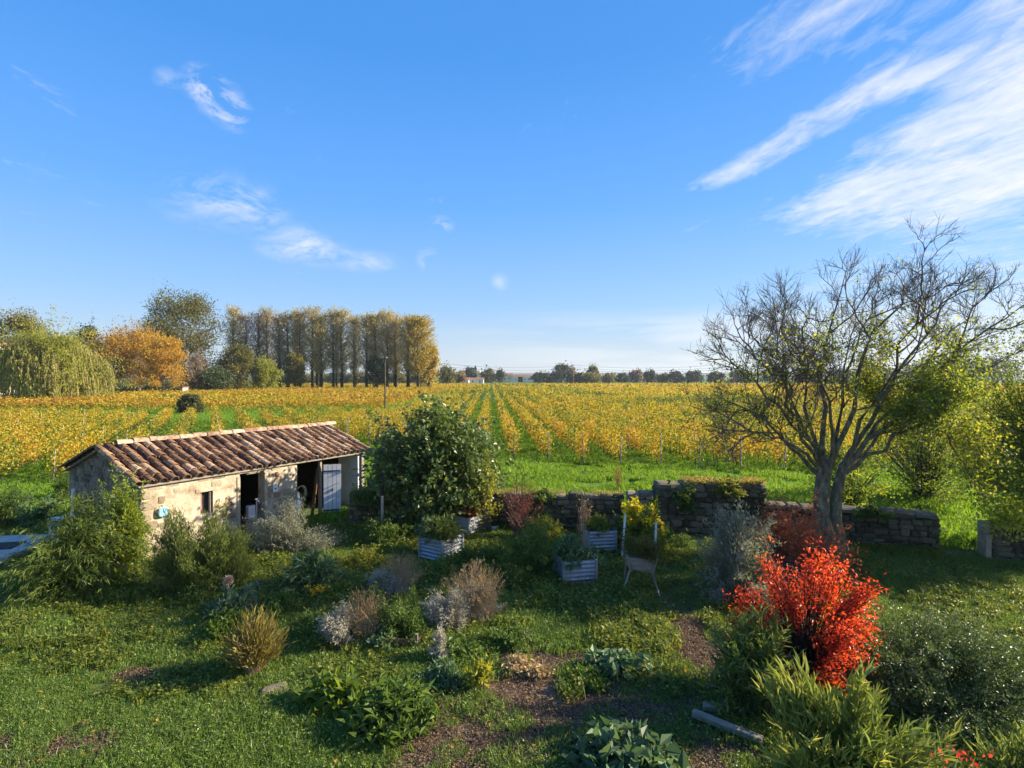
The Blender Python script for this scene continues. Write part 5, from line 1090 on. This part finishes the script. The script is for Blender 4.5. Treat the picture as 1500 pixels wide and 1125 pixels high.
ln = rg.uniform(2.0, 6.0, K) * (1.1 - .5 * u); s = np.linspace(0, 1, 7)
pts = np.stack([lx2[:, None] * (1 + .07 * s), ly2[:, None] * (1 + .07 * s), tz[:, None] - ln[:, None] * s ** 1.2], -1); pts[:, :, 2] = np.maximum(pts[:, :, 2], .4)
V, F = tubes(pts, np.full((K, 7), .02), 3); link('weeping_branches', mesh_np('weeping_branches', V, F, M['stem_dry']), wl, 'stuff')
m_ = 20; tl = rg.uniform(0, 5.999, (K, m_)); i0 = tl.astype(int); f = (tl - i0)[..., None]; ki = np.arange(K)[:, None]; pos = (pts[ki, i0] * (1 - f) + pts[ki, i0 + 1] * f).reshape(-1, 3) + rg.normal(size=(K * m_, 3)) * .13
V, F, v = leaves(pos, rdir(K * m_, rg) * .5 + [0, 0, -1], .6, .17, fit(rg.uniform(0, .5, K * m_) + np.repeat(rg.uniform(0, .45, K), m_)), rg, bend=0); link('crown', mesh_np('crown', V, F, LM['willow'], v=v), wl, 'stuff')

shoot_plant('', '', '', 0, 0, 10.8, 8.6, 14.4, 620, 40, .5, .2, 'willow', 'stem_dry', .2, 0, 26, .2, .5, .3, .8, .03, seed=621, h0=3.5, parent=wl, lift=-.6, stemname='inner_branches', jit=.4, vbias=.05)
# poplars: four kinds copied along two lines
def copy_tree(o, loc, rz, sc, label):
    c = o.copy(); COL.objects.link(c); c.location = loc; c.rotation_euler = (0, 0, rz); c.scale = sc; c['label'] = label
    for ch_ in o.children: d = ch_.copy(); COL.objects.link(d); d.parent = c
    return c
def poplar(label, seed, X, Y, h, w, leaf, K=300, m=12, vb=0.):
    e = empty('poplar', (X, Y, 0), 0, label, 'tree', 'tall trees in the long row'); rr_ = random.Random(seed); rg = np.random.default_rng(seed)
    MB().tube([(0, 0, -.2), (.1, 0, h * .3), (rr_.uniform(-.3, .3), 0, h * .6), (0, 0, h * .95)], [.55, .42, .28, .06], 7).build('trunk', M['bark_dark'], e, smooth=True)
    z0 = rg.uniform(.18, .92, K) * h; az = rg.uniform(0, 2 * PI, K); rad = w / 2 * (.35 + .65 * np.sin(np.clip((z0 / h - .12) / .88, 0, 1) * PI) ** .6) * rg.uniform(.5, 1.1, K); rise = rg.uniform(.08, .17, K) * h
    B_ = np.stack([np.zeros(K), np.zeros(K), z0], -1); E_ = np.stack([np.cos(az) * rad, np.sin(az) * rad, np.minimum(z0 + rise, h * rg.uniform(.95, 1.02, K))], -1); M_ = (B_ + E_) / 2 - [0, 0, .6]
    pts = bez(B_, M_, E_, np.linspace(0, 1, 4)); V, F = tubes(pts, np.linspace(.055, .02, 4)[None] * np.ones((K, 1)), 3); link('branches', mesh_np('branches', V, F, M['bark_pale']), e, 'stuff')
    tl = rg.uniform(.9, 2.999, (K, m)); i0 = tl.astype(int); f = (tl - i0)[..., None]; ki = np.arange(K)[:, None]; pos = (pts[ki, i0] * (1 - f) + pts[ki, i0 + 1] * f).reshape(-1, 3) + rg.normal(size=(K * m, 3)) * .42
    V, F, v = leaves(pos, rdir(K * m, rg), .52, .38, fit(rg.uniform(0, .6, K * m) + np.repeat(rg.uniform(-.1, .4, K), m) + vb), rg); link('crown', mesh_np('crown', V, F, LM[leaf], v=v), e, 'stuff')
    return e
spots = []
kx = 0
for k in range(17):
    px = 345 + k * 15.8 + (k * 7 % 5 - 2) * 1.2; D = 205 + (k * 5 % 4); top = 447 + max(0, k - 9) * 1.2 + (k * 5 % 7) * 2.2
    spots.append((px, D, top))
for k in range(9): spots.append((352 + k * 28.2, 228, 458 + (k * 7 % 5)))
protos = [poplar('x', 640 + q, 0, 205, 31, 9.0, ('poplar', 'poplar', 'treebrown', 'poplar', 'poplar')[q], K=(330, 280, 260, 300, 340)[q], m=(10, 8, 6, 7, 12)[q], vb=(.05, -.05, .1, -.15, .15)[q]) for q in range(5)]
used = set()
pat = [0, 2, 2, 1, 2, 3, 0, 1, 4, 3, 0, 3, 1, 0, 4, 0, 4]
for k, (px, D, top) in enumerate(spots):
    q = pat[k] if k < 17 else (k * 3) % 4; X = at(px, D); h = hz_(top, D); wv = .86 + .42 * ((k * 37) % 11) / 10; sc = (wv, wv, h / 31)
    if k < 17: lb = f'{ORD[k]} tall slender tree counted from the left in the front line of the row'
    else: lb = f'{ORD[k - 17]} tall slender tree counted from the left in the rear line of the row'
    if q not in used: used.add(q); o = protos[q]; o.location = (X, D, 0); o.scale = sc; o['label'] = lb
    else: copy_tree(protos[q], (X, D, 0), k * 1.3, sc, lb)
poplar('golden-leaved tree closing the right end of the tall row', 660, at(612, 200), 200, 27.5, 14.5, 'treegold', K=520, m=22)
if 0: FT('golden_poplar', 'golden tree closing the right end of the tall row', 614, 572, 462, 62, 'treegold', 660, D=200, cb=.16, K=420, m=34, ncl=34, sig=.14, bark='bark_dark', vb=-.12)
FT('golden_tree', 'lower yellow tree at the right foot of the tall row', 628, 571, 500, 34, 'treegold', 661, D=206, cb=.08, K=170, vb=.1)
FT('yellow_tree', 'small yellow-brown tree before the middle of the tall row', 432, 573, 517, 32, 'treeolive', 662, D=196, cb=.3, K=120)
FT('dark_tree', 'short dark tree before the middle of the tall row', 552, 573, 525, 34, 'treedark', 663, D=196, cb=.3, K=120)
FT('field_bush', 'round dark bush alone at the corner of the vine blocks', 279, 606, 578, 34, 'bush_far', 664, cb=.02, K=260, m=16, lf=.25)
# small stone hut beside the orange trees
hx, hy = at(262, 150), 150
e = empty('stone_hut', (hx, hy, 0), 0, 'small pale stone hut front under the orange trees', 'hut'); MB().box((0, 0, 1.1), (3.6, 2.5, 2.2)).build('wall', M['house'], e); MB().box((0, -.1, 2.35), (4.0, 3.0, .25)).build('roof', M['house_roof'], e); MB().box((.0, -1.26, .95), (1.8, .04, 1.9)).build('doorway', M['glass'], e)
hx, hy = -118.5, 118
e = empty('stone_house', (hx, hy, 0), 0, 'beige house wall showing at the left edge behind the willow', 'house'); MB().box((0, 0, 6), (13, 10, 12)).build('wall', M['house'], e)
MB().box((0, 0, 12.3), (14, 11, .6)).build('roof', M['house_roof'], e)
for wx_ in (2.2, 4.8): MB().box((wx_, -5.02, 9), (1.1, .06, 1.7)).build('window', M['glass'], e)

# ------------------------------------------------------------------ pole and power line
px0, py0 = at(564, 74), 74
e = empty('utility_pole', (px0, py0, 0), 0, 'slim grey utility pole standing in the vines right of the shed roof', 'utility pole')
MB().tube([(0, 0, 0), (0, 0, 7.9)], [.13, .08], 8).build('pole', M['bark'], e); MB().box((0, 0, 7.55), (.6, .08, .08)).build('crossarm', M['bark'], e)
for k in (-.25, 0, .25): MB().tube([(k, 0, 7.6), (k, 0, 7.8)], .05, 6).build('insulator', M['white_plastic'], e)
DP = 290
e = empty('power_line', (0, 0, 0), 0, 'thin power cables low above the horizon on far poles', 'power line')
poles = [(632, DP - 20), (840, DP + 40), (1075, DP)]
for pxp, Dq in poles: MB().tube([(at(pxp, Dq), Dq, 0), (at(pxp, Dq), Dq, 12.8)], [.22, .14], 7).build('pole', M['post_wood'], e)
for dz in (0, -1.5, -2.6):
    mb = MB()
    for (a, Da), (b_, Db) in zip(poles[:-1], poles[1:]):
        pts = []
        for k in range(15):
            t_ = k / 14; pts.append((at(a, Da) * (1 - t_) + at(b_, Db) * t_, Da * (1 - t_) + Db * t_, 12.6 + dz - 4 * t_ * (1 - t_) * 2.2))
        mb.tube(pts, .05, 4)
    mb.build('cable', M['iron'], e)

# ------------------------------------------------------------------ horizon: village, trees, hills
fr = [(652, 535, 30, 'treeolive', 'grey-green clump of trees just right of the tall row', -.25, 330), (672, 544, 20, 'treebrown', 'brownish low trees by the far farm roofs', 0, 380), (688, 537, 18, 'treedark', 'dark tree left of the far church spire', .1, 520),
      (715, 541, 22, 'treeolive', 'olive tree right of the far church spire', -.2, 520), (732, 543, 12, 'treedark', 'small dark tree between far houses', 0, 520), (792, 547, 26, 'treedark', 'low dark tree at the left of the far copse', 0, 520), (806, 548, 22, 'treedark', 'low dark tree beside the far copse', -.1, 500),
      (822, 534, 30, 'treedark', 'tallest dark tree of the far copse', -.1, 480), (838, 541, 18, 'treebrown', 'brown tree inside the far copse', 0, 490), (852, 547, 18, 'treedark', 'dark round tree right of the far copse', -.2, 480), (868, 534, 18, 'treeolive', 'tall pale-trunked tree above the far hedge', -.3, 500),
      (866, 547, 26, 'treeolive', 'low yellowish tree below the tall pale-trunked tree', 0, 470), (890, 549, 24, 'treeolive', 'low green tree in the far hedge', -.3, 480), (911, 549, 18, 'treedark', 'dark rounded tree in the middle of the far hedge', -.2, 480), (932, 543, 20, 'treebrown', 'brownish tree in the far hedge', -.1, 520),
      (952, 543, 14, 'treedark', 'pointed dark tree on the far hedge line', -.2, 480), (972, 549, 18, 'treeolive', 'pale low tree in the far hedge', -.2, 500), (990, 543, 20, 'treedark', 'dark green tree on the far right horizon', -.1, 490), (1015, 544, 26, 'treedark', 'broad dark tree left of the bare tree twigs', -.1, 480),
      (1048, 547, 26, 'treedark', 'dark tree behind the first bare twigs', 0, 490), (1085, 543, 34, 'treedark', 'dark tree behind the left limbs of the bare tree', 0, 470), (1130, 541, 36, 'treedark', 'far dark tree behind the bare crown', .05, 460), (1180, 543, 36, 'treeolive', 'far olive tree behind the twin trunks', -.2, 460),
      (1230, 541, 36, 'treedark', 'far dark tree right of the twin trunks', 0, 450), (1285, 536, 44, 'treedark', 'far dark tree behind the right limbs', .05, 430), (1340, 530, 50, 'treedark', 'far blue-dark tree behind the right crown', .0, 400), (1400, 524, 60, 'treedark', 'tall dark far tree near the right edge', .05, 370), (1460, 520, 60, 'treedark', 'tall dark far tree at the right edge', .05, 360)]
fr += [(px_q, 548, 40, ('treeolive', 'treedark')[q % 2], f'{ORD[q]} low tree showing between the trunks under the tall row', -.1, 400) for q, px_q in enumerate((400, 430, 462, 495, 525, 556, 588, 620))]
for k, (px, top, w, lf, lb, vb, D) in enumerate(fr):
    FT('far_tree', lb, px, 560, top, w * 1.15, lf, 700 + k, D=D, cb=.08, K=60, m=10, puffs=(24, 60), lf=D * .0034, vb=vb, group='trees along the horizon', ncl=12)
def far_house(px, D, w, h, label, wall='house', rh=2.2, d=8, ch_=False):
    e = empty('farmhouse', (at(px, D), D, 0), 0, label, 'house', 'houses of the far village'); MB().box((0, 0, h / 2), (w, d, h)).build('wall', M[wall], e)
    V_ = [(-w / 2 - .4, -d / 2 - .4, h), (w / 2 + .4, -d / 2 - .4, h), (w / 2 + .4, d / 2 + .4, h), (-w / 2 - .4, d / 2 + .4, h), (-w / 2 - .4, 0, h + rh), (w / 2 + .4, 0, h + rh)]
    me = bpy.data.meshes.new('roof'); me.from_pydata(V_, [], [(0, 1, 5, 4), (2, 3, 4, 5), (0, 4, 3), (1, 2, 5), (0, 3, 2, 1)]); me.materials.append(M['house_roof']); me.update(); link('roof', me, e)
    n = max(2, int(w / 5))
    for q in range(n): MB().box((-w / 2 + (q + .5) * w / n, -d / 2 - .03, h * .55), (1.1, .06, 1.5)).build('window', M['glass'], e)
    return e
far_house(672, 430, 16, 3.0, 'low pale farm building right of the tall tree row', 'house_white')
far_house(693, 440, 17, 3.4, 'long white farm building below the church spire', 'house_white', 1.6)
far_house(712, 560, 18, 8, 'tall house right of the church spire', 'house')
far_house(741, 580, 14, 7.5, 'house with a chimney in the middle of the far village', 'house')
far_house(755, 600, 16, 6, 'pale house right of the village middle', 'house_white')
far_house(772, 600, 20, 5.5, 'long low house at the right end of the village', 'house_white')
far_house(672, 600, 18, 7, 'grey house at the left end of the village', 'house')
e = empty('church', (at(697, 560), 560, 0), 0, 'far church with a slim pointed spire', 'church'); MB().box((0, 0, 6), (9, 14, 12)).build('nave', M['house'], e); MB().box((0, -7.6, 6.5), (3.6, 3.6, 13)).build('tower', M['house'], e); MB().box((0, -7.6, 15.2), (3.6, 3.6, 4.4), taper=.08).build('spire', M['hill'], e)
# low hills
xs_ = np.linspace(-3200, 3200, 60); hh = 16 + 22 * vn(xs_, 0 * xs_, 420, 3) + np.clip(xs_ / 3000, 0, 1) * 22
V = np.concatenate([np.stack([xs_, np.full(60, y_), hh * f_ - .5], -1) for y_, f_ in ((2300, 0), (2500, .6), (2800, 1), (3300, .9))]); ii = (np.arange(3)[:, None] * 60 + np.arange(59)[None]).ravel()
o = link('hills', mesh_np('hills', V, np.stack([ii, ii + 1, ii + 61, ii + 60], -1), M['hill'], smooth=True)); tag(o, 'low wooded hills on the horizon', 'hills', kind='structure')

# ------------------------------------------------------------------ air
hm_, t, b = mat_base('haze'); t.nodes.remove(b)
pv = nd(t, 'ShaderNodeVolumePrincipled'); pv.inputs['Color'].default_value = (.80, .88, 1.0, 1); pv.inputs['Density'].default_value = .00013; pv.inputs['Anisotropy'].default_value = .2
t.links.new(pv.outputs[0], t.nodes['Material Output'].inputs['Volume'])
hzb = MB().box((0, 1640, 29), (6800, 3700, 62)).build('haze', hm_); hzb['kind'] = 'stuff'; hzb['label'] = 'thin pale haze over the fields'; hzb['category'] = 'haze'
print('TRIS', sum(sum(len(p.vertices) - 2 for p in m_.polygons) if len(m_.polygons) < 2000 else len(m_.loops) - 2 * len(m_.polygons) for m_ in bpy.data.meshes))
print('VINES', nvines, 'objects', len(bpy.data.objects))
